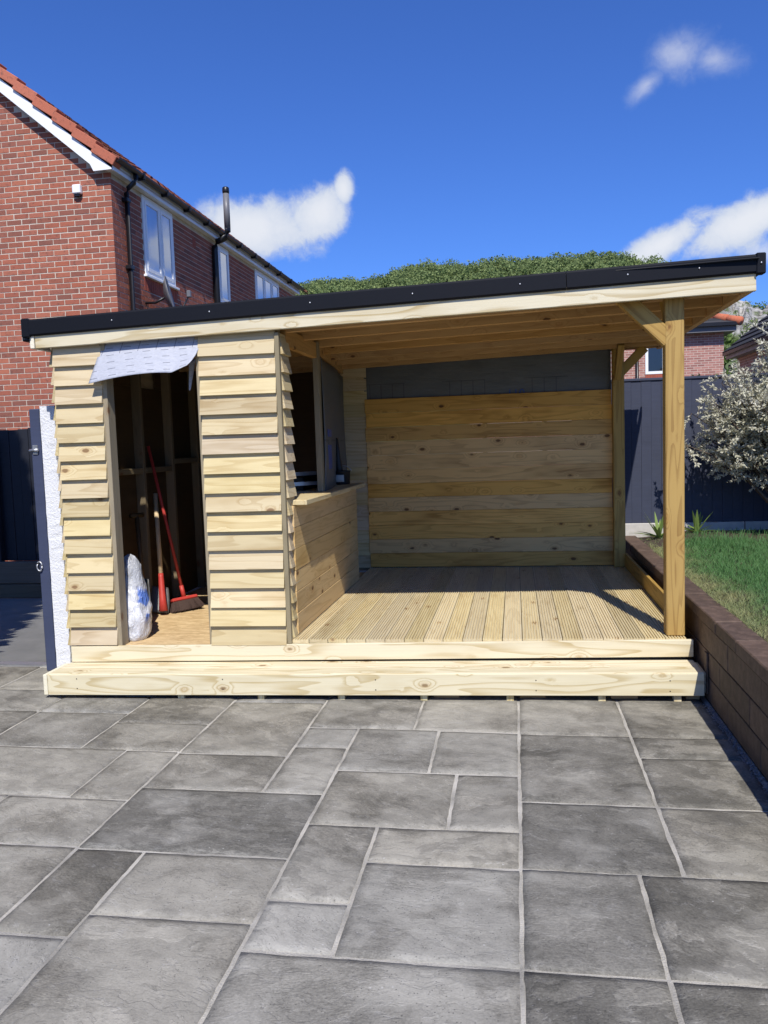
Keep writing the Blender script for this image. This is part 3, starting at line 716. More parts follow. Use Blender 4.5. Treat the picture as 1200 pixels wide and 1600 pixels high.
    prof = pts + [(x*.999+.0, z+.0) for x, z in [(-5.092, 5.60)]]
    inner = [(-5.212 + .055 + .048*math.cos(a), 5.537 + .052*math.sin(a)) for a in [2*math.pi - i*math.pi/8 for i in range(9)]]
    full = pts + inner
    L = 20.25 - (yb - .01)
    gut = prism('gutter', [(-(x), z) for x, z in full], L, 'black_plastic', house, Matrix.Translation((0, (20.25+yb-.01)/2, 0)) @ Matrix.Rotation(R(90), 4, 'Z'))
    for y in [11.3, 12.1, 12.95, 13.8, 14.6, 15.5, 16.4, 17.3, 18.2, 19.1]:
        box('gutter_bracket', (-5.214, y-.018, 5.452), (-5.09, y+.018, 5.552), 'black_plastic', house, .01)
    # verge tiles up the gable
    ang = math.atan(PITCH); ux = Vector((-math.cos(ang), 0, math.sin(ang)))
    for i in range(11):
        s = .015 + i*.352; p = Vector((-5.20, 0, verge_z(-5.20) + t0 + .03)) + ux*s
        c = p + ux*.19 + Vector((math.sin(ang), 0, math.cos(ang)))*(.055)
        tilt = Matrix.Rotation(R(1.6)*-1, 4, 'Y')
        me = box_mesh(.365, .20, .125, .006)
        link('verge_tile', me, 'tile', house, Matrix.Translation((c.x, yb-.035+.10, c.z)) @ frame(ux, (math.sin(ang), 0, math.cos(ang))) @ Matrix.Rotation(R(6.5), 4, 'Y'))
    # main roof slope: every tile is its own little box, joined
    ang = math.atan(.79); ux = Vector((-math.cos(ang), 0, math.sin(ang)))
    m = MB(); n = Vector((math.sin(ang), 0, math.cos(ang)))
    for i in range(14):
        for j in range(32):
            y0 = yb + .17 + j*.315; s = .0 + i*.352; p = Vector((-5.17, 0, verge_z(-5.17)+t0+.115)) + ux*s + n*rng.uniform(.0, .006)
            for (a, b_, h0, h1) in ((0, .10, .045, .030), (.10, .20, .085, .068), (.20, .312, .045, .030)):
                q = [(p+n*h0), (p+ux*.40+n*(h0-.03)), (p+ux*.40+n*(h0-.05)), (p+n*(h0-.03))]
                vv = [(k.x, y0+a, k.z) for k in q] + [(k.x, y0+b_, k.z) for k in q]
                m.add(vv, [(0, 1, 2, 3), (7, 6, 5, 4), (0, 4, 5, 1), (1, 5, 6, 2), (2, 6, 7, 3), (3, 7, 4, 0)])
    stuff(m.make('roof_tiles', 'tile_dark', house))
    deck = MB(); p0 = Vector((-5.20, 0, verge_z(-5.20)+t0+.06)); p1 = p0 + ux*5.1; p2 = Vector((2*p1.x-p0.x, 0, p0.z))
    deck.add([(p0.x, yb+.03, p0.z), (p1.x, yb+.03, p1.z), (p1.x, 20.2, p1.z), (p0.x, 20.2, p0.z), (p2.x, yb+.03, p2.z), (p2.x, 20.2, p2.z)], [(0, 1, 2, 3), (1, 4, 5, 2)])
    deck.make('roof_deck', 'tile_dark', house)
    # one raised vent tile near the eaves
    q = Vector((-5.20, 12.0, verge_z(-5.20)+t0+.19)); beam('vent_tile', q, q+ux*.33, .07, .26, 'tile', house, up=(math.sin(ang), 0, math.cos(ang)), bev=.02)
    # windows of the side wall
    def window(y0, y1, z0, z1, bars, cill=True):
        f = MB(); x0, x1 = HX-.03, HX+.012; b_ = .07
        f.box((x0, y0, z0), (x1, y1, z0+b_)); f.box((x0, y0, z1-b_), (x1, y1, z1)); f.box((x0, y0, z0+b_), (x1, y0+b_, z1-b_)); f.box((x0, y1-b_, z0+b_), (x1, y1, z1-b_))
        for q in bars: f.box((x0, q-.03, z0+b_), (x1, q+.03, z1-b_))
        w = f.make('window', 'upvc', house)
        edges = [y0+b_] + [e for q in bars for e in (q-.03, q+.03)] + [y1-b_]
        for a, c in zip(edges[::2], edges[1::2]):
            s = MB(); e = .042
            s.box((x1-.02, a, z0+b_), (x1+.008, c, z0+b_+e)); s.box((x1-.02, a, z1-b_-e), (x1+.008, c, z1-b_)); s.box((x1-.02, a, z0+b_+e), (x1+.008, a+e, z1-b_-e)); s.box((x1-.02, c-e, z0+b_+e), (x1+.008, c, z1-b_-e))
            s.make('sash', 'upvc', w)
            gl = MB(); gl.box((x1-.012, a+e, z0+b_+e), (x1-.004, c-e, z1-b_-e)); gl.make('pane', 'glass', w)
        if cill: box('window_sill', (HX-.05, y0-.05, z0-.035), (HX+.05, y1+.06, z0+.002), 'upvc', w, .005)
    window(11.63, 12.71, 4.22, 5.374, [12.22]); window(14.73, 15.31, 4.32, 5.374, []); window(16.93, 18.69, 4.57, 5.374, [17.55, 18.12])
    # airbrick
    box('air_brick', (HX-.02, 13.55, 5.06), (HX+.004, 13.68, 5.20), 'soldier', house, .004)
    # downpipe with swan neck
    tube('downpipe', [(-5.157, 11.12, 5.50), (-5.157, 11.12, 5.42), (-5.17, 11.10, 5.37), (-5.25, 11.06, 5.28), (-5.272, 11.05, 5.22), (-5.272, 11.05, 2.0), (-5.272, 11.05, .3)], .034, 'black_plastic', house, 12)
    for z in (5.12, 4.2, 3.0): box('pipe_bracket', (-5.325, 11.05-.06, z-.03), (-5.235, 11.05+.06, z+.03), 'black_plastic', house, .01)
    # soil pipe with grey vent top
    tube('soil_pipe', [(-5.265, 14.45, 0.2), (-5.265, 14.45, 5.18), (-5.262, 14.45, 5.26), (-5.22, 14.45, 5.34), (-5.12, 14.45, 5.37), (-5.04, 14.45, 5.41), (-5.01, 14.45, 5.50), (-5.01, 14.45, 5.60)], .055, 'black_plastic', house, 14)
    tube('vent_pipe', [(-5.01, 14.45, 5.55), (-5.01, 14.45, 6.17)], .055, 'grey_pipe', house, 16)
    tube('vent_cowl', [(-5.01, 14.45, 6.165), (-5.01, 14.45, 6.20), (-5.01, 14.45, 6.26), (-5.01, 14.45, 6.275)], [.058, .062, .060, .045], 'black_plastic', house, 16)
    # little white box on the gable
    box('sensor_box', (-5.855, HY-.075, 5.135), (-5.735, HY-.001, 5.255), 'upvc', house, .012)
    box('sensor_foot', (-5.835, HY-.055, 5.10), (-5.755, HY-.001, 5.134), 'black_plastic', house, .006)
brick_house()
def satellite_dish():
    d = thing('satellite_dish', 'dark satellite dish on the house side wall below the window', 'satellite dish', (HX+.0, 11.55, 3.8))
    v, f = [], []; n, rr = 22, 6
    ax = Vector((.93, .28, .22)).normalized(); a = ax.orthogonal().normalized(); b = ax.cross(a); c = Vector((HX+.30, 11.58, 3.86))
    for j in range(rr+1):
        for i in range(n):
            q = j/rr; v.append(c + (a*math.cos(2*math.pi*i/n) + b*math.sin(2*math.pi*i/n))*.30*q + ax*(.09*q*q))
    for j in range(rr):
        for i in range(n): f.append((j*n+i, j*n+(i+1) % n, (j+1)*n+(i+1) % n, (j+1)*n+i))
    o = link('dish', mesh('dish', v, f, True), 'grey_pipe', d); md = o.modifiers.new('t', 'SOLIDIFY'); md.thickness = .008
    tube('wall_arm', [(HX+.001, 11.58, 3.80), (HX+.15, 11.60, 3.80), c], .018, 'black_plastic', d)
    tube('receiver_arm', [c - Vector((0, 0, .28)), c - Vector((0, 0, .3)) + ax*.2, c + ax*.36 - Vector((0, 0, .05))], .012, 'black_plastic', d)
    box('receiver', c + ax*.36 - Vector((.03, .03, .08)), c + ax*.36 + Vector((.03, .03, .02)), 'grey_pipe', d, .01)
satellite_dish()

# ================================================================== HOUSES ON THE RIGHT
def right_house():
    h = thing('brick_house', 'pale pink brick house with dark hipped roof beyond the right fence', 'house', (5, 28, 0))
    x0, x1, y0, y1 = -1.5, 6.67, 28.0, 35.0
    w = MB(); w.box((x0, y0, 0), (x1, y1, 4.80)); w.make('wall', 'far_brick', h)
    # windows
    def win(xa, xb, za, zb):
        f = MB(); b = .09
        f.box((xa, y0-.03, za), (xb, y0+.05, za+b)); f.box((xa, y0-.03, zb-b), (xb, y0+.05, zb)); f.box((xa, y0-.03, za+b), (xa+b, y0+.05, zb-b)); f.box((xb-b, y0-.03, za+b), (xb, y0+.05, zb-b))
        o = f.make('window', 'upvc', h); p = MB(); p.box((xa+b, y0-.012, za+b), (xb-b, y0+.03, zb-b)); p.make('pane', 'glass_dark', o)
        for i in range(int((xb-xa)/.075)): box('soldier_brick', (xa+i*.075+.005, y0-.02, za-.235), (xa+i*.075+.07, y0+.02, za-.01), 'soldier', o, 0)
    win(4.24, 4.86, 3.58, 4.62)
    tube('downpipe', [(3.98, y0-.05, 4.7), (3.98, y0-.05, .2)], .05, 'black_plastic', h)
    e = MB(); e.box((x0-.3, y0-.32, 4.80), (x1+.3, y1+.3, 4.99)); e.make('eaves_fascia', 'grey_pipe', h)
    gt = MB(); gt.box((x0-.3, y0-.44, 4.97), (x1+.42, y0-.325, 5.08)); gt.make('gutter', 'black_plastic', h)
    # hipped roof in tile courses
    ridge = 8.1; m = MB(); rows = 11; cx = x1 - 3.5
    A = lambda k: Vector((x1+.42-(x1+.42-cx)*k, 0, 5.02+(ridge-5.02)*k))
    for i in range(rows):
        k0, k1 = i/rows, (i+1)/rows; ya, yb = y0-.42+(3.9)*k0, y0-.42+3.9*k1; xa, xb = x1+.42-3.9*k0, x1+.42-3.9*k1; za, zb = 5.03+1.55*k0, 5.03+1.55*k1
        m.add([(x0-.4, ya, za+.05), (xa, ya, za+.05), (xb, yb, zb+.01), (x0-.4, yb, zb+.01), (x0-.4, ya, za), (xa, ya, za)], [(0, 1, 2, 3), (4, 5, 1, 0)])
        m.add([(xa, ya, za+.05), (xa, y1, za+.05), (xb, y1, zb+.01), (xb, yb, zb+.01)], [(0, 1, 2, 3)])
    m.make('roof', 'slate_tile', h)
    for i in range(12):
        k = i/12; a = Vector((x1+.42-3.9*k, y0-.42+3.9*k, 5.08+1.55*k)); b = a + Vector((-.38, .38, .15))
        tube('hip_tile', [a, b], [.14, .12], 'orange_tile', h, 8)
right_house()
def dark_roof_house():
    h = thing('brick_house', 'house with charcoal tiled roof and shaded side wall at the right edge', 'house', (8, 22, 0))
    X0, Y0, Y1, Z = 6.3, 13.0, 26.2, 3.95
    w = MB(); w.box((X0+.3, Y0, 0), (12.0, Y1-.1, Z)); w.make('wall', 'far_brick', h)
    f = MB(); f.box((X0, Y0, Z-.17), (X0+.03, Y1, Z)); f.make('eaves_fascia', 'grey_pipe', h)
    s = MB(); s.box((X0+.03, Y0, Z-.16), (X0+.3, Y1, Z-.14)); s.make('soffit', 'grey_pipe', h)
    gt = MB(); gt.box((X0-.1, Y0, Z-.06), (X0-.002, Y1, Z+.03)); gt.make('gutter', 'black_plastic', h)
    ang = R(40); u = Vector((math.cos(ang), 0, math.sin(ang))); n = Vector((-math.sin(ang), 0, math.cos(ang)))
    for i in range(13):
        p = Vector((X0-.05, 0, Z+.02)) + u*.33*i; q = [p+n*.06, p+u*.35+n*.02, p+u*.35, p+n*.0]
        m = MB(); m.add([(k.x, Y0, k.z) for k in q] + [(k.x, Y1+.1, k.z) for k in q], [(0, 3, 2, 1), (4, 5, 6, 7), (0, 1, 5, 4), (1, 2, 6, 5), (2, 3, 7, 6), (3, 0, 4, 7)])
        m.make('tile_course', 'slate_tile', h)
dark_roof_house()

def leafy(name, pts_fn, count, size, mat, parent=None, seed=1, aspect=.45, up=.3):
    r = random.Random(seed); V, F = [], []
    for i in range(count):
        c, dirv = pts_fn(r); s = size*r.uniform(.6, 1.3)
        d = (dirv + Vector((r.gauss(0, .55), r.gauss(0, .55), r.gauss(0, .55)+up))).normalized(); w = d.cross(Vector((r.gauss(0, 1), r.gauss(0, 1), r.gauss(0, 1)))).normalized()
        k = len(V); nrm = d.cross(w)*s*.12
        V.extend([c, c+d*s*.5+w*s*aspect*.5+nrm, c+d*s, c+d*s*.5-w*s*aspect*.5+nrm]); F.append((k, k+1, k+2, k+3))
    return link(name, mesh(name, V, F), mat, parent)
def garden_tree(x, y, z0, h, rad, label, seed):
    t = thing('garden_tree', label, 'tree', (x, y, z0)); r = random.Random(seed)
    tube('trunk', [(x, y, z0), (x+.1, y, z0+h*.4), (x, y+.1, z0+h*.8)], [.14, .09, .04], 'bark', t)
    cs = [(Vector((x+r.uniform(-.5, .5)*rad, y+r.uniform(-.5, .5)*rad, z0+h*r.uniform(.4, .9))), rad*r.uniform(.4, .65)) for _ in range(7)]
    def fn(r):
        c, s = r.choice(cs); u = Vector((r.gauss(0, 1), r.gauss(0, 1), r.gauss(0, 1))).normalized(); return c + u*s*r.uniform(.6, 1.05), u
    leafy('crown', fn, 2200, .22, 'hedge_leaf', t, seed, .7)
garden_tree(7.6, 31.0, 0, 5.0, 1.3, 'small green tree between the pink brick house and the charcoal roof', 8)

# ================================================================== FENCES, WALLS
def right_fence():
    f = thing('garden_fence', 'navy painted board fence behind the lawn on the right', 'fence', (2.5, 9.22, .48))
    x = .62; i = 0
    while x < 7.2:
        wd = .104; zt = 2.205 + .004*math.sin(i*1.7) + rng.uniform(-.003, .003); dy = .003*(i % 2)
        box('fence_board', (x, 9.20-dy, .672), (x+wd-.0008, 9.216-dy, zt), 'navy', f, .0015, axis='z'); x += wd; i += 1
    box('top_rail', (.62, 9.185, 2.203), (7.2, 9.235, 2.232), 'navy', f, .004)
    box('back_rail', (.62, 9.217, 1.9), (7.2, 9.26, 1.97), 'navy', f); box('back_rail', (.62, 9.217, .9), (7.2, 9.26, .97), 'navy', f)
    x = .62
    while x < 7.1: box('gravel_board', (x, 9.18, .40), (min(x+1.78, 7.2), 9.225, .67), 'concrete', f, .006); x += 1.79
right_fence()
def left_fence():
    f = thing('garden_fence', 'near black board fence at the end of the side path on the left', 'fence', (-6, 8.6, 0)); x = -9.3; i = 0
    while x < -3.6:
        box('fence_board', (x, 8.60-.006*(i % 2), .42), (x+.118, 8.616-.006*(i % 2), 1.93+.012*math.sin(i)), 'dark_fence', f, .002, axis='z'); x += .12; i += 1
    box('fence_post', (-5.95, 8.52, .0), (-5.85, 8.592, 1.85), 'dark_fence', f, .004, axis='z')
left_fence()
sl = thing('sleeper_edging', 'two dark weathered timber sleepers stacked at the foot of the black fence', 'sleepers', (-6, 8.5, 0))
box('sleeper', (-9.2, 8.46, .17), (-3.7, 8.55, .42), 'old_sleeper', sl, .008); box('sleeper', (-9.2, 8.452, .005), (-3.7, 8.55, .163), 'old_sleeper', sl, .008)

gp = thing('gate_post', 'navy painted timber gate post with small metal latch beside the white wall', 'gate post', (-3.48, 5.62, 0))
box('post', (-3.525, 5.58, 0), (-3.445, 5.66, 1.965), 'navy_post', gp, .006, axis='z')
tube('latch_bolt', [(-3.535, 5.575, 1.66), (-3.46, 5.562, 1.665)], .011, 'zinc', gp, 8); box('latch_plate', (-3.51, 5.572, 1.63), (-3.47, 5.5795, 1.70), 'zinc', gp, .002)
def ring_pts(c, r_, n=14): return [Vector(c) + Vector((r_*math.cos(2*math.pi*i/n)*.6, 0, r_*math.sin(2*math.pi*i/n))) for i in range(n+1)]
tube('hasp', ring_pts((-3.515, 5.568, .80), .035), .006, 'zinc', gp, 6)
def white_wall():
    w = thing('white_wall', 'end of a rough white rendered wall between gate post and shed', 'wall', (-3.33, 5.8, 0))
    V, F = [], []; n = 60
    # front face strip with ragged right edge; the wall runs back along the shed side
    xl, yb, yf, H = -3.44, 8.3, 5.585, 1.985
    L_, R_ = [], []
    for i in range(n+1):
        z = H*i/n; xr = -3.325 + .012*mnoise.noise(Vector((0, 0, z*9))) + .008*mnoise.noise(Vector((3, 0, z*31)))
        V.extend([(xl+.003*mnoise.noise(Vector((7, 0, z*12))), yf, z), (xr, yf+.004*mnoise.noise(Vector((5, 0, z*20))), z), (xr, yb, z), (xl, yb, z)])
    for i in range(n):
        a = 4*i
        for k in range(4): F.append((a+k, a+(k+1) % 4, a+4+(k+1) % 4, a+4+k))
    F.append((4*n, 4*n+1, 4*n+2, 4*n+3))
    link('render', mesh('render', V, F), 'render', w)
    r = random.Random(14); z = .03; 
    while z < 1.93:
        h = r.uniform(.03, .08); bm = bmesh.new(); bmesh.ops.create_icosphere(bm, subdivisions=1, radius=1)
        for v in bm.verts: v.co = Vector((v.co.x*.026, v.co.y*.07, v.co.z*h*.52))*(1 + .35*mnoise.noise(v.co*1.7+Vector((z*9, 0, 0))))
        me = bpy.data.meshes.new('rubble_stone'); bm.to_mesh(me); bm.free()
        link('rubble_stone', me, 'stone_rubble', w, Matrix.Translation((-3.318+r.uniform(-.006, .008), 5.66, z+h/2))); z += h*.95
white_wall()

def retaining_wall():
    w = thing('retaining_wall', 'low brown painted block retaining wall along the raised lawn', 'wall', (1.2, 5, 0))
    core = MB(); core.box((1.145, .5, 0), (1.262, 9.15, .462)); core.make('mortar_core', 'block', w)
    courses = [(.0, .15), (.153, .305), (.308, .462)]; r = random.Random(6)
    for ci, (z0, z1) in enumerate(courses):
        y = .5 - (.0 if ci % 2 else .19)
        while y < 9.1:
            L = .62; dx = r.uniform(-.0025, .0025)
            y0, y1 = max(y, .5), min(y+L, 9.15)
            if y1-y0 > .04: box('block', (1.13+dx, y0+.003, z0+.002), (1.19, y1-.003, z1-.001), 'block', w, .004, axis='y')
            y += L
    y = .5
    while y < 9.1:
        y1 = min(y+.44, 9.15); box('coping', (1.122+r.uniform(-.003, .003), y+.0015, 0.463), (1.275, y1-.0015, .540+r.uniform(-.002, .002)), 'block', w, .006, axis='y'); y += .44
    box('vent_slot_board', (1.118, 5.10, .05), (1.1295, 5.16, .30), 'block', w, .002)
retaining_wall()

# ================================================================== THE SHED
SK = .035; ROT = math.atan(SK)
def yf(x, off=0.0): return 5.34 + off + SK*x
def roof_z(x): return 2.535 + (x + 3.25)*(.151/4.73)        # top of the trim at the front
shed = thing('timber_shed', 'new timber garden shed with open decked bar and low sloping roof', 'shed', (-1, 5.3, 0))

# step: tread boards, fascia, end boards, feet
def lin(a, b, x, x0=-3.126, x1=1.11): return a + (b-a)*(x-x0)/(x1-x0)
yS0 = lambda x: 5.03 + SK*x
beam('step_fascia', (-3.108, yS0(-3.11)+.014, .098), (1.10, yS0(1.10)+.014, .115), .138, .028, 'fascia', shed)
beam('step_end_board', (-3.124, yS0(-3.12)+.0, .098), (-3.124, yf(-3.12)-.03, .10), .138, .028, 'cream', shed)
beam('step_end_board', (1.104, yS0(1.10)+.04, .115), (1.104, yf(1.1)-.03, .117), .125, .026, 'fascia', shed)
for k in range(2):
    d0 = .004 + k*.148
    beam('tread_board', (-3.10, yS0(-3.1)+d0+.072, .156+.002), (1.095, yS0(1.1)+d0+.072, .174+.002), .028, .144, 'fascia', shed)
for i, x in enumerate((-2.2, -1.66, -1.13, -.60, -.06, .50, .95)):
    big = i > 0
    box('step_foot', (x-.022, yS0(x)+.03, -.003), (x+.022, yS0(x)+.10, .10), 'fascia', shed, .002, axis='z')
    if i > 2: box('packing_board', (x+.06, yS0(x)+.085, -.002), (x+.22 if i < 6 else 1.09, yS0(x)+.11, .05), 'joist', shed, .002)
box('bearer', (-3.05, 5.33, .0), (1.05, 5.36, .12), 'old_sleeper', shed, .002, rz=ROT)

# deck edge fascia
beam('deck_fascia', (-3.09, yf(-3.09)-.014, .231), (1.095, yf(1.095)-.014, .267), .110, .028, 'fascia', shed)
box('gap_shade_strip', (-3.05, 5.345, .16), (1.06, 5.36, .225), 'old_sleeper', shed, 0, rz=ROT)  # dark strip standing in for the shade in the gap below the fascia

# deck boards with ribs (run front to back)
def deck_profile(w=.125, t=.028, ribs=6):
    p = [(-w/2, 0), (-w/2, t-.003), (-w/2+.003, t)]; g = (w-.016)/ribs
    for i in range(ribs):
        a = -w/2+.008+i*g; p += [(a+g*.22, t), (a+g*.30, t-.008), (a+g*.70, t-.008), (a+g*.78, t)]
    p += [(w/2-.003, t), (w/2, t-.003), (w/2, 0)]
    return [(a, b) for a, b in p][::-1]
prof = deck_profile(); dz = .329 - .028
for i in range(20):
    x = -1.465 + .1294*i; 
    if x > 1.04: break
    y0 = yf(x)+.001; y1 = 8.44; L = y1-y0
    prism('deck_board', prof, L, 'deck', shed, Matrix.Translation((x, (y0+y1)/2, dz+rng.uniform(-.001, .001))) @ Matrix.Rotation(R(90) + rng.uniform(-.0005, .0005), 4, 'Z'))
box('deck_subframe', (-1.5, 5.42, .10), (1.03, 8.44, .296), 'old_sleeper', shed, .003)
beam('edge_board', (1.065, 5.56, .398), (1.065, 8.33, .398), .135, .026, 'post', shed)
# strand board floor of the closed part
box('strand_board_floor', (-3.06, 5.285, .262), (-1.53, 8.40, .282), 'osb', shed, .001)
box('floor_subframe', (-3.05, 5.32, .06), (-1.54, 8.4, .258), 'old_sleeper', shed, .003)

# feather edge cladding
def feather(L, pitch, mat, mtx, lap=.022, tb=.024, tt=.007):
    H = pitch + lap; pr = [(0, 0), (-tb-.004, 0), (-tt-.0, H), (0, H)]
    o = prism('cladding_board', [(a, b) for a, b in pr], L, mat, shed, mtx)
    return o
def clad_panel(x0, x1, z0, z1, n, side='front', jit=.006):
    p = (z1-z0)/n
    for i in range(n):
        xa, xb = x0+rng.uniform(-jit, jit), x1+rng.uniform(-jit, jit)*.6; xm = (xa+xb)/2; z = z0+i*p + rng.uniform(-.003, .003)
        m = Matrix.Translation((xm, yf(xm)-.004+rng.uniform(-.002, .002), z)) @ Matrix.Rotation(ROT, 4, 'Z') @ Matrix.Rotation(rng.uniform(-.003, .003), 4, 'Y') @ Matrix.Rotation(R(-4.5+rng.uniform(-.7, .7)), 4, 'X')
        feather(xb-xa, p, 'clad', m)
clad_panel(-3.09, -2.752, .292, 2.345, 16)
clad_panel(-2.068, -1.545, .292, 2.372, 16)
# side cladding (left outside face): its board ends show along the corner
for i in range(17):
    p = (2.345-.28)/17; z = .28 + i*p
    m = Matrix.Translation((-3.118+rng.uniform(-.004, .003), 6.83, z)) @ Matrix.Rotation(R(-90), 4, 'Z') @ Matrix.Rotation(R(-4.5), 4, 'X')
    feather(3.14, p, 'clad', m)
# return cladding beside the bar opening, facing right
for i in range(17):
    p = (2.36-.33)/17; z = .33 + i*p
    m = Matrix.Translation((-1.522, 5.415, z)) @ Matrix.Rotation(R(90), 4, 'Z') @ Matrix.Rotation(R(-4.8), 4, 'X')
    feather(.20, p, 'clad', m, tb=.018)
# corner battens, jambs, studs
beam('corner_batten', (-1.528, yf(-1.53)-.010, .30), (-1.528, yf(-1.53)-.010, 2.375), .030, .034, 'stud', shed, up=(1, 0, 0))
beam('corner_stud', (-1.585, 5.36, .29), (-1.585, 5.36, 2.42), .09, .09, 'stud', shed, up=(1, 0, 0))
beam('door_jamb', (-2.742, yf(-2.74)+.045, .282), (-2.742, yf(-2.74)+.045, 2.40), .038, .10, 'stud', shed, up=(1, 0, 0))
beam('door_jamb', (-2.076, yf(-2.08)+.05, .282), (-2.076, yf(-2.08)+.05, 2.40), .038, .09, 'stud', shed, up=(1, 0, 0))
beam('corner_stud', (-3.05, 5.30, .29), (-3.05, 5.30, 2.40), .08, .07, 'stud', shed, up=(1, 0, 0))
beam('door_header', (-2.76, yf(-2.76)+.04, 2.33), (-2.05, yf(-2.05)+.04, 2.35), .09, .045, 'stud', shed)
# inside of the left wall: lining boards, studs, noggins; a gap below the roof looks out
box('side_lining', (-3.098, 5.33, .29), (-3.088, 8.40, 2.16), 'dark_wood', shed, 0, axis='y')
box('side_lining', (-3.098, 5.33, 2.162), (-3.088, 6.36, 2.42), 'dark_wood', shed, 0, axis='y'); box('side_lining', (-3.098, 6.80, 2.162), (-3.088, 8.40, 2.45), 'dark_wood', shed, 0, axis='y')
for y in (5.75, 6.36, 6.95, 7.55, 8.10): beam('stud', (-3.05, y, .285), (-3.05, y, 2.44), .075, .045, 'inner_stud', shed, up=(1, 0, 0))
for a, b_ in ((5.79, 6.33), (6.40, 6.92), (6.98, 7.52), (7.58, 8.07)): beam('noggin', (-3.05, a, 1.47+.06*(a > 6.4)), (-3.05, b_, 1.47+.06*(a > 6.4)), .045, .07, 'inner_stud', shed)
# back wall of the closed part and bar side return
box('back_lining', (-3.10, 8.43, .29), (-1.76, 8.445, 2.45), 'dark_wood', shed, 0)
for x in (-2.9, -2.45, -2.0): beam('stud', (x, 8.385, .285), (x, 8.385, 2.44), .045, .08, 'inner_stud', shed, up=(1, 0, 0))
for i in range(16):
    z = .33 + i*.132; m = Matrix.Translation((-1.64, 8.425, z)) @ Matrix.Rotation(R(-4.5), 4, 'X')
    feather(.27, .132, 'clad', m)
# bar: plank front, counter, hatch
for i in range(6):
    z0 = .335 + i*.148; box('bar_plank', (-1.522, 5.40+.0, z0), (-1.500+rng.uniform(-.002, .002), 7.64, z0+.1455), 'bar', shed, .002, axis='y')
box('bar_end_post', (-1.60, 7.56, .33), (-1.525, 7.635, 1.225), 'stud', shed, .003, axis='z')
box('counter_board', (-1.62, 5.425, 1.226), (-1.41, 7.66, 1.262), 'clad', shed, .004, axis='y')
box('counter_board', (-1.84, 5.425, 1.226), (-1.624, 7.66, 1.262), 'clad', shed, .004, axis='y')
beam('hatch_post', (-1.53, 6.36, 1.264), (-1.53, 6.36, 2.44), .045, .075, 'stud', shed, up=(1, 0, 0))
beam('hatch_header', (-1.54, 5.46, 2.37), (-1.54, 6.33, 2.37), .12, .045, 'joist', shed)
beam('upper_frame', (-1.56, 6.42, 2.41), (-1.76, 8.40, 2.41), .10, .045, 'joist', shed)
def mem_wall(u, v): return (-1.505 - .235*u + .012*math.sin(u*9+v*3), 6.39 + 2.02*u, 1.264 + (2.33-1.264)*v)
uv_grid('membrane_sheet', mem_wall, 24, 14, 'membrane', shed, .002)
bp = MB(); 
bp.box((-1.519, 6.60, 1.42), (-1.5165, 6.83, 1.62)); 
box('printed_logo', (-1.535, 6.62, 1.43), (-1.531, 6.86, 1.63), 'blue_print', shed, 0, rz=R(6.6)); box('printed_logo', (-1.535, 6.62, 1.70), (-1.531, 6.88, 1.76), 'blue_print', shed, 0, rz=R(6.6))
# back wall planks and membrane above
for i in range(12):
    z0 = .337 + i*.1458; x1 = .952+rng.uniform(-.006, .006); xl = -1.522+rng.uniform(-.006, .006)
    box('wall_plank', (xl, 8.395+rng.uniform(-.002, .002), z0), (x1, 8.418, z0+.1445), 'plank', shed, .0025)
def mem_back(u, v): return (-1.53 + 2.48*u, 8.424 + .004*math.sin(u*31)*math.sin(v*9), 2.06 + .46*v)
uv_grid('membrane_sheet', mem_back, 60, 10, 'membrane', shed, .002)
fc = bpy.data.curves.new('printed_number', 'FONT'); fc.body = '110'; fc.size = .12; fc.extrude = .0006; fc.align_x = 'CENTER'
tmp = bpy.data.objects.new('tmp_text', fc); col.objects.link(tmp); dg = bpy.context.evaluated_depsgraph_get()
tm = bpy.data.meshes.new_from_object(tmp.evaluated_get(dg)); bpy.data.objects.remove(tmp)
tm.materials.clear(); link('printed_number', tm, 'blue_print', shed, Matrix.Translation((.02, 8.416, 2.045)) @ Matrix.Rotation(R(90), 4, 'X'))
for x in (-1.5, -.9, -.3, .3, .88): beam('stud', (x, 8.475, .33), (x, 8.475, 2.50), .045, .09, 'stud', shed, up=(1, 0, 0))
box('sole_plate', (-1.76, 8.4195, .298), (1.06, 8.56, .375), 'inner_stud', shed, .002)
# posts and braces
beam('post', (1.0, 5.475, .330), (1.0, 5.475, 2.52), .115, .105, 'post', shed, up=(1, 0, 0), bev=.006)
beam('post', (1.006, 8.36, .330), (1.006, 8.36, 2.53), .11, .10, 'post', shed, up=(1, 0, 0), bev=.006)
beam('brace', (.972, 5.455, 2.215), (.675, 5.455, 2.512), .10, .06, 'post', shed)
beam('brace', (1.0, 5.50, 2.27), (1.0, 5.80, 2.53), .075, .05, 'post', shed)
beam('brace', (1.0, 8.34, 2.20), (1.0, 8.04, 2.50), .10, .06, 'post', shed)
beam('brace', (1.03, 8.36, 2.24), (1.26, 8.36, 2.47), .09, .05, 'post', shed)

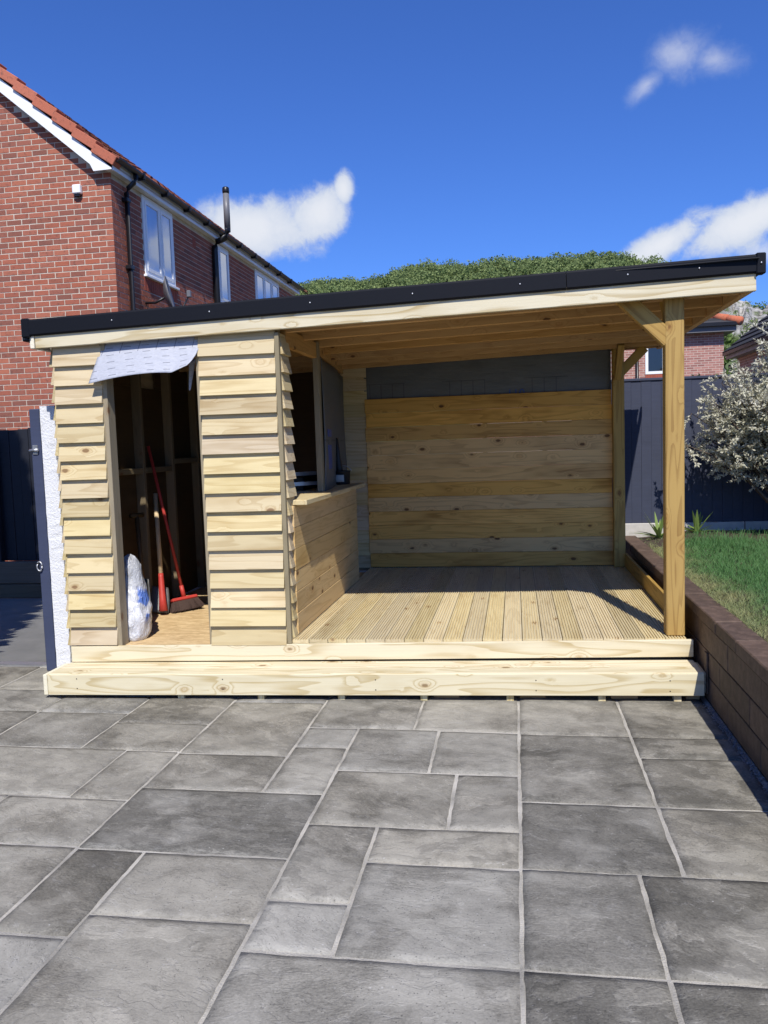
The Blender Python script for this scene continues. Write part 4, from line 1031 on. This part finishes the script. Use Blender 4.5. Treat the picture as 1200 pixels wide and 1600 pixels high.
# roof: joists, rims, boards, rubber skin, trims
def zb(x): return 2.343 + (x+3.21)*(.128/4.667)             # underside of the timber fascia
def fasc(x0, x1, za, h, off, mat, name, t=.028):
    p0 = Vector((x0, yf(x0)+off, za(x0)+h/2)); p1 = Vector((x1, yf(x1)+off, za(x1)+h/2)); return beam(name, p0, p1, h, t, mat, shed)
fasc(-3.185, 1.455, zb, .118, -.045, 'fascia', 'roof_fascia')
fasc(-3.19, 1.44, lambda x: zb(x)+.10, .10, -.030, 'plank', 'trim_batten', .03)
beam('roof_end_board', (-3.205, yf(-3.2)-.062, zb(-3.2)+.06), (-3.205, 8.55, zb(-3.2)+.06), .118, .030, 'cream', shed)
beam('side_rim_beam', (1.425, yf(1.42)-.029, zb(1.42)+.085), (1.425, 8.56, zb(1.42)+.085), .17, .045, 'joist', shed)
for k, y in enumerate((5.50, 5.95, 6.42, 6.90, 7.38, 7.86, 8.32)):
    p0 = Vector((-3.15, y, zb(-3.15)+.085)); p1 = Vector((1.40, y, zb(1.40)+.085)); beam('roof_joist', p0, p1, .145, .045, 'joist', shed)
beam('roof_joist', (-3.15, 8.54, zb(-3.15)+.085), (1.40, 8.54, zb(1.4)+.085), .145, .045, 'joist', shed)
for i in range(22):                                          # roof boards seen from below
    y0 = 5.335 + i*.147; y1 = y0+.145; ym = (y0+y1)/2
    beam('roof_board', (-3.18, ym, zb(-3.18)+.170), (1.44, ym, zb(1.44)+.170), .018, .145, 'inner_stud', shed)  # shade between the joists is put into the dark board colour
def skin(u, v): x = -3.2+4.66*u; y = 5.28+3.3*v; return (x, y, zb(x)+.186)
uv_grid('roof_skin', skin, 4, 4, 'roof_skin', shed, .006)
def trim_piece(x0, x1):
    p = [(0, 0), (-.006, -.0), (-.018, .012), (-.018, .100), (-.010, .112), (.03, .114), (.03, .106), (0, .10)]
    q0, q1 = Vector((x0, yf(x0)-.064, roof_z(x0)-.112)), Vector((x1, yf(x1)-.064, roof_z(x1)-.112)); L = (q1-q0).length
    prism('roof_trim', p[::-1], L, 'trim', shed, Matrix.Translation((q0+q1)/2) @ frame(q1-q0))
trim_piece(-3.22, .332); trim_piece(.336, 1.47)
for x, s in ((-3.235, -1), (1.475, 1)):
    z = roof_z(x); box('trim_corner', (x-.028, yf(x)-.088, z-.118), (x+.028, yf(x)-.02, z+.006), 'trim', shed, .006, rz=ROT)
box('side_trim', (1.478, 5.39, roof_z(1.48)-.11), (1.494, 8.58, roof_z(1.48)+.002), 'trim', shed, .004); box('side_trim', (-3.252, 5.22, roof_z(-3.24)-.11), (-3.236, 8.58, roof_z(-3.24)+.0), 'trim', shed, .004)
box('roof_gutter', (-3.30, 5.20, roof_z(-3.24)-.135), (-3.215, 8.6, roof_z(-3.24)-.09), 'black_plastic', shed, .008)
for x in (-2.62, -1.95, -1.28, -.62, .05, .70, 1.12, 1.475):
    z = roof_z(x)-.055; tube('screw_head', [(x, yf(x)-.0825 - (.008 if x > 1.4 else 0), z), (x, yf(x)-.0865 - (.008 if x > 1.4 else 0), z)], .0055, 'zinc', shed, 8)
for x in (-2.9, -1.9, -.9, .1, .9):                         # dark screw heads in the step and fascia
    for dzz in (.075, .140): tube('screw_head', [(x, yS0(x)+.001, dzz), (x, yS0(x)-.0015, dzz)], .004, 'black_tool', shed, 6)
# membrane flap over the door
def flap(u, v):
    x = -2.745 + .70*u; t = 1-v
    y = yf(x) - .034 + .055*(1-t)**2 - .055*t**2.0 - .015*math.sin(u*3.1+.4)*t
    z = zb(x) + .02 - (.285 - .03*math.sin(u*math.pi) + .0*u)*t + .02*u*t
    x += -.06*t*(1-u) - .075*t*max(0, u-.55)/.45*t
    if u > .82: z += (u-.82)*.30*t*t
    return (x, y, z)
fl = uv_grid('membrane_flap', flap, 40, 22, 'flap', shed, .0015)
fl['label'] = 'grey membrane flap with printed dashes hanging over the doorway'
def flap2(u, v): return (-2.20 + .05*u*(.3+.7*v), 5.42 - .03*(1-v), 2.03 + .22*v + .03*(1-v)*abs(u-.4))
uv_grid('membrane_scrap', flap2, 6, 8, 'flap', shed, .0015)

# ================================================================== THINGS IN THE SHED
def sack():
    V, F = [], []; n, h = 36, 40
    cx, cy, z0 = -2.725, 5.47, .283
    for j in range(h+1):
        q = j/h; z = .60*q
        rr = .092 + .005*math.sin(q*7) - .030*max(0, q-.35)/.65
        if q > .88: rr *= math.sqrt(max(.0, 1-((q-.88)/.12)**2))*.75+.12
        if q < .05: rr *= .85+3*q
        off = Vector((.015*math.sin(q*4)-.03*q, .04*q, 0))
        for i in range(n):
            a = 2*math.pi*i/n; k = 1 + .18*mnoise.noise(Vector((math.cos(a)*1.5, math.sin(a)*1.5, z*9))) + .20*(.5-abs(mnoise.noise(Vector((math.cos(a)*2.6, math.sin(a)*2.6, z*13+a*.4)))))
            V.append(Vector((cx + rr*k*math.cos(a)*.95, cy + rr*k*math.sin(a)*1.15, z0 + z + .012*mnoise.noise(Vector((math.cos(a)*2, math.sin(a)*2, z*4))))) + off)
    for j in range(h):
        for i in range(n): F.append((j*n+i, j*n+(i+1) % n, (j+1)*n+(i+1) % n, (j+1)*n+i))
    F.append(tuple(range(n))[::-1]); F.append(tuple(range(h*n, h*n+n)))
    o = link('plastic_sack', mesh('plastic_sack', [v - Vector((cx, cy, z0)) for v in V], F, True), 'bag', None, Matrix.Translation((cx, cy, z0)))
    tag(o, 'white and blue plastic sack standing just inside the shed doorway', 'sack')
sack()
def shovel():
    s = thing('shovel', 'shovel with pale wooden shaft and red socket leaning in the shed doorway', 'shovel', (-2.87, 6.25, .283))
    foot = Vector((-2.87, 6.25, .30)); top = Vector((-3.0, 6.50, 1.27)); d = (top-foot).normalized()
    a = foot + d*.0
    tube('shaft', [foot+d*.28, top], [.019, .018], 'ash', s, 12)
    tube('socket', [foot+d*.02, foot+d*.12, foot+d*.30, foot+d*.33], [.036, .028, .022, .021], 'red_paint', s, 12)
    def bl(u, v):
        w = .135*(1 - .25*v*v); x = (u-.5)*2*w; return tuple(foot + Vector((-.115, .02, 0)) + Vector((x, .05*abs(u-.5)*2*.6 + .10*v, .005 + .20*v - .02*(abs(u-.5)*2)**2)))
    uv_grid('blade', bl, 10, 10, 'steel', s, .003)
shovel()
def broom():
    b = thing('broom', 'red handled broom with dark bristles leaning in the shed doorway', 'broom', (-2.77, 6.45, .283))
    c = Vector((-2.77, 6.45, .385)); ax = Vector((.66, .74, .05)).normalized(); up = Vector((-.20, .25, .95)).normalized(); up = (up - ax*up.dot(ax)).normalized(); sd_ = ax.cross(up)
    beam('head', c-ax*.115, c+ax*.115, .030, .055, 'red_paint', b, up=tuple(up), bev=.012)
    r = random.Random(2); V, F = [], []
    for i in range(1500):
        u = r.uniform(-.11, .11); w = r.uniform(-.028, .028); p = c + ax*u + sd_*w - up*.015; e = p - up*r.uniform(.075, .09) + ax*(u*.25+r.gauss(0, .006)) + sd_*(w*.6+r.gauss(0, .006))
        t_ = ax*.0016; k = len(V); V.extend([p-t_, p+t_, e+t_, e-t_]); F.append((k, k+1, k+2, k+3))
    stuff(link('bristles', mesh('bristles', V, F), 'bristle', b))
    beam('bristle_block', c-ax*.10-up*.045, c+ax*.10-up*.045, .055, .035, 'bristle', b, up=tuple(up), bev=.004)
    h0 = c + up*.01; h1 = Vector((-3.0, 6.42, 1.67))
    tube('handle', [h0, h0.lerp(h1, .5), h1], [.0135, .013, .0125], 'red_paint', b, 10)
    tube('socket', [h0, h0.lerp(h1, .08)], [.020, .017], 'red_paint', b, 10)
broom()
def spade():
    s = thing('spade', 'old spade with dark T handle in shadow behind the plastic sack', 'spade', (-2.95, 6.0, .283))
    f0 = Vector((-2.88, 5.95, .30)); f1 = Vector((-2.99, 6.12, 1.12)); d = (f1-f0).normalized()
    tube('shaft', [f0+d*.3, f1], .018, 'dark_wood', s, 10); tube('grip', [f1-Vector((.03, .05, 0)), f1+Vector((.03, .05, 0))], .02, 'dark_wood', s, 10)
    def bl(u, v): x = (u-.5)*.18; return tuple(f0 + Vector((x*.8, -x*.5, .0)) + d*(.34*v) + Vector((.01*math.cos((u-.5)*3), 0, 0)))
    uv_grid('blade', bl, 8, 8, 'steel', s, .003)
spade()
def tub():
    t = thing('tool_tub', 'small tub with pale label and tall black tapered handle on the bar counter', 'tub', (-1.60, 7.45, 1.263))
    c = Vector((-1.60, 7.45, 1.263)); V, F = [], []
    prof_ = [(.0, 0), (.078, 0), (.082, .01), (.088, .11), (.092, .118), (.092, .126), (.084, .126), (.080, .10), (0, .10)]; n = 28
    for rr, z in prof_:
        for i in range(n): a = 2*math.pi*i/n; V.append((c.x+rr*math.cos(a), c.y+rr*math.sin(a), c.z+z))
    for j in range(len(prof_)-1):
        for i in range(n): F.append((j*n+i, j*n+(i+1) % n, (j+1)*n+(i+1) % n, (j+1)*n+i))
    link('tub_body', mesh('tub_body', V, F, True), 'black_tool', t)
    def lab(u, v): a = R(-130) + R(70)*u; return (c.x + .0885*math.cos(a), c.y + .0885*math.sin(a), c.z + .025 + .065*v)
    uv_grid('label', lab, 10, 2, 'grey_label', t, .0008)
    tube('bail_handle', [c + Vector((.094*math.cos(R(a)), .03, .118+.055*math.sin(R(a)))) for a in range(0, 181, 15)], .004, 'zinc', t, 6)
    tube('brush_handle', [c+Vector((-.015, 0, .09)), c+Vector((-.02, .0, .16)), c+Vector((-.025, .0, .30)), c+Vector((-.03, 0, .42)), c+Vector((-.031, 0, .43))], [.045, .036, .022, .016, .008], 'black_tool', t, 12)
tub()
lb = beam('timber_batten', (-1.66, 5.62, 1.262), (-1.80, 6.25, 1.66), .045, .025, 'joist'); tag(lb, 'loose timber batten leaning in the bar hatch', 'batten')
for k, (z, l) in enumerate(((1.31, 'lower of two pale metal angle strips lying inside the bar hatch'), (1.39, 'upper of two pale metal angle strips lying inside the bar hatch'))):
    prism_o = prism('angle_strip', [(0, 0), (.03, 0), (.03, .003), (.003, .003), (.003, .03), (0, .03)], .55, 'zinc', None, Matrix.Translation((-1.80, 6.36, z)) @ Matrix.Rotation(R(35+10*k), 4, 'Z')); tag(prism_o, l, 'metal strip')
bx_ = box('storage_crate', (-2.1, 6.55, 1.0), (-1.72, 7.1, 1.38), 'black_tool', None, .01); tag(bx_, 'black box standing in shadow inside the bar hatch', 'box')

# ================================================================== PLANTS
def shrub():
    s = thing('shrub', 'tall silvery grey leaved shrub against the navy fence at the right edge', 'shrub', (2.75, 8.55, .47)); r = random.Random(4)
    base = Vector((2.85, 8.55, .47)); V, F = [], []; LV, LF = [], []
    tips = []
    def leaf(c, d, s_):
        d = d.normalized(); w = d.cross(Vector((r.gauss(0, 1), r.gauss(0, 1), r.gauss(0, 1)))).normalized(); n = d.cross(w); k = len(LV)
        LV.extend([c, c+d*s_*.45+w*s_*.20+n*s_*.05, c+d*s_, c+d*s_*.45-w*s_*.20+n*s_*.05]); LF.append((k, k+1, k+2, k+3))
    def tb(pts, rad):
        v, f = tube_vf(pts, rad, 5, False); k = len(V); V.extend(v); F.extend([tuple(i+k for i in q) for q in f])
    for b in range(125):
        a = r.uniform(0, 2*math.pi); el = r.uniform(.15, 1.35); reach = r.uniform(.6, 1.05)
        # crown: wider towards the viewer's left, taller in the middle
        end = base + Vector((math.cos(a)*1.25*math.cos(el)*reach, math.sin(a)*.55*math.cos(el)*reach, 0.66 + 1.55*math.sin(el)*reach))
        mid = base.lerp(end, .5) + Vector((0, 0, .18)); mid2 = base.lerp(end, .78) + Vector((0, 0, .12))
        tb([base, mid, mid2, end], [.016, .011, .007, .003])
        for k in range(17):
            q = r.uniform(.38, 1.0); p = (mid.lerp(mid2, (q-.38)/.37) if q < .75 else mid2.lerp(end, (q-.75)/.25))
            d = Vector((r.gauss(0, .7)+math.cos(a)*.35, r.gauss(0, .6)-.1, r.gauss(.35, .55))).normalized(); L = r.uniform(.12, .26); e = p + d*L
            tb([p, e], [.003, .0015])
            for i in range(34):
                u = r.uniform(.1, 1.05); leaf(p + d*L*u, d*.9 + Vector((r.gauss(0, .8), r.gauss(0, .8), r.gauss(0, .8))), r.uniform(.028, .052))
    link('stems', mesh('stems', V, F, True), 'bark', s); link('crown', mesh('crown', LV, LF), 'shrub_leaf', s)
shrub()
def spiky(x, y, n, h, label, seed):
    s = thing('spiky_plant', label, 'plant', (x, y, lawn_z(x, y)), 'spiky plants at the foot of the fence'); r = random.Random(seed)
    for i in range(n):
        a = 2*math.pi*i/n + r.uniform(-.2, .2); el = r.uniform(.25, 1.25); L = h*r.uniform(.75, 1.15); w = r.uniform(.014, .022); pts = []
        V, F = [], []; K = 7
        for k in range(K+1):
            q = k/K; out = math.cos(el)*L*q; z = math.sin(el)*L*q - .18*L*q*q*math.cos(el); ww = w*(1-q**2.2)+.0006
            c = Vector((x+math.cos(a)*out, y+math.sin(a)*out*.7, lawn_z(x, y)+z)); t_ = Vector((-math.sin(a), math.cos(a), 0))*ww
            V.extend([c-t_+Vector((0, 0, ww*.5)), c, c+t_+Vector((0, 0, ww*.5))])
        for k in range(K): b = 3*k; F.extend([(b, b+1, b+4, b+3), (b+1, b+2, b+5, b+4)])
        link('leaf', mesh('leaf', V, F, True), 'spike_leaf', s)
spiky(1.46, 8.82, 15, .35, 'spiky sword leaved plant at the back corner beside the retaining wall', 3)
spiky(1.86, 8.92, 12, .29, 'spiky sword leaved plant to the right of the front post', 5)
def hedge():
    h = thing('hedge', 'clipped green hedge showing above the navy fence', 'hedge', (3.5, 10.4, 0)); r = random.Random(9)
    core = MB(); core.box((2.1, 10.15, 0), (7.5, 10.75, 2.05)); core.make('twig_core', 'bark', h)
    def fn(r):
        x = r.uniform(2.05, 7.6); y = r.choice((r.uniform(9.95, 10.2), r.uniform(10.0, 10.9))); z = 2.13 + .10*mnoise.noise(Vector((x*2.5, 0, 0))) + r.uniform(-.25, .13)
        return Vector((x, y, z)), Vector((0, -.4, .6))
    leafy('crown', fn, 9000, .055, 'hedge_leaf', h, 7, .55)
hedge()
def shadow_tree():  # unseen tree, added and shaped to cast the shade on the left
    c = thing('shadow_tree', 'tall dark tree out of view, added to shade the side path', 'tree', (-5.28, 4.2, 0)); r = random.Random(12)
    tube('trunk', [(-5.28, 4.2, 0), (-5.28, 4.2, 8.3)], [.16, .03], 'bark', c)
    V, F = [], []
    for i in range(15000):
        q = r.random()**1.35; z = .15 + 8.4*q; rad = 1.30*(1-q)**.62*(1 + .12*math.sin(z*9)) + .05
        a = r.uniform(0, 6.283); rr = rad*math.sqrt(r.uniform(.35, 1.0)); p = Vector((-5.28+rr*math.cos(a), 4.2+rr*math.sin(a), z))
        d = Vector((math.cos(a), math.sin(a), r.uniform(-.5, .35))).normalized(); w = d.cross(Vector((r.gauss(0, .5), r.gauss(0, .5), 1))).normalized(); s = r.uniform(.10, .24); k = len(V)
        V.extend([p, p+d*s*.5+w*s*.28, p+d*s, p+d*s*.5-w*s*.28]); F.append((k, k+1, k+2, k+3))
    link('crown', mesh('crown', V, F), 'shadow_tree_leaf', c)
shadow_tree()
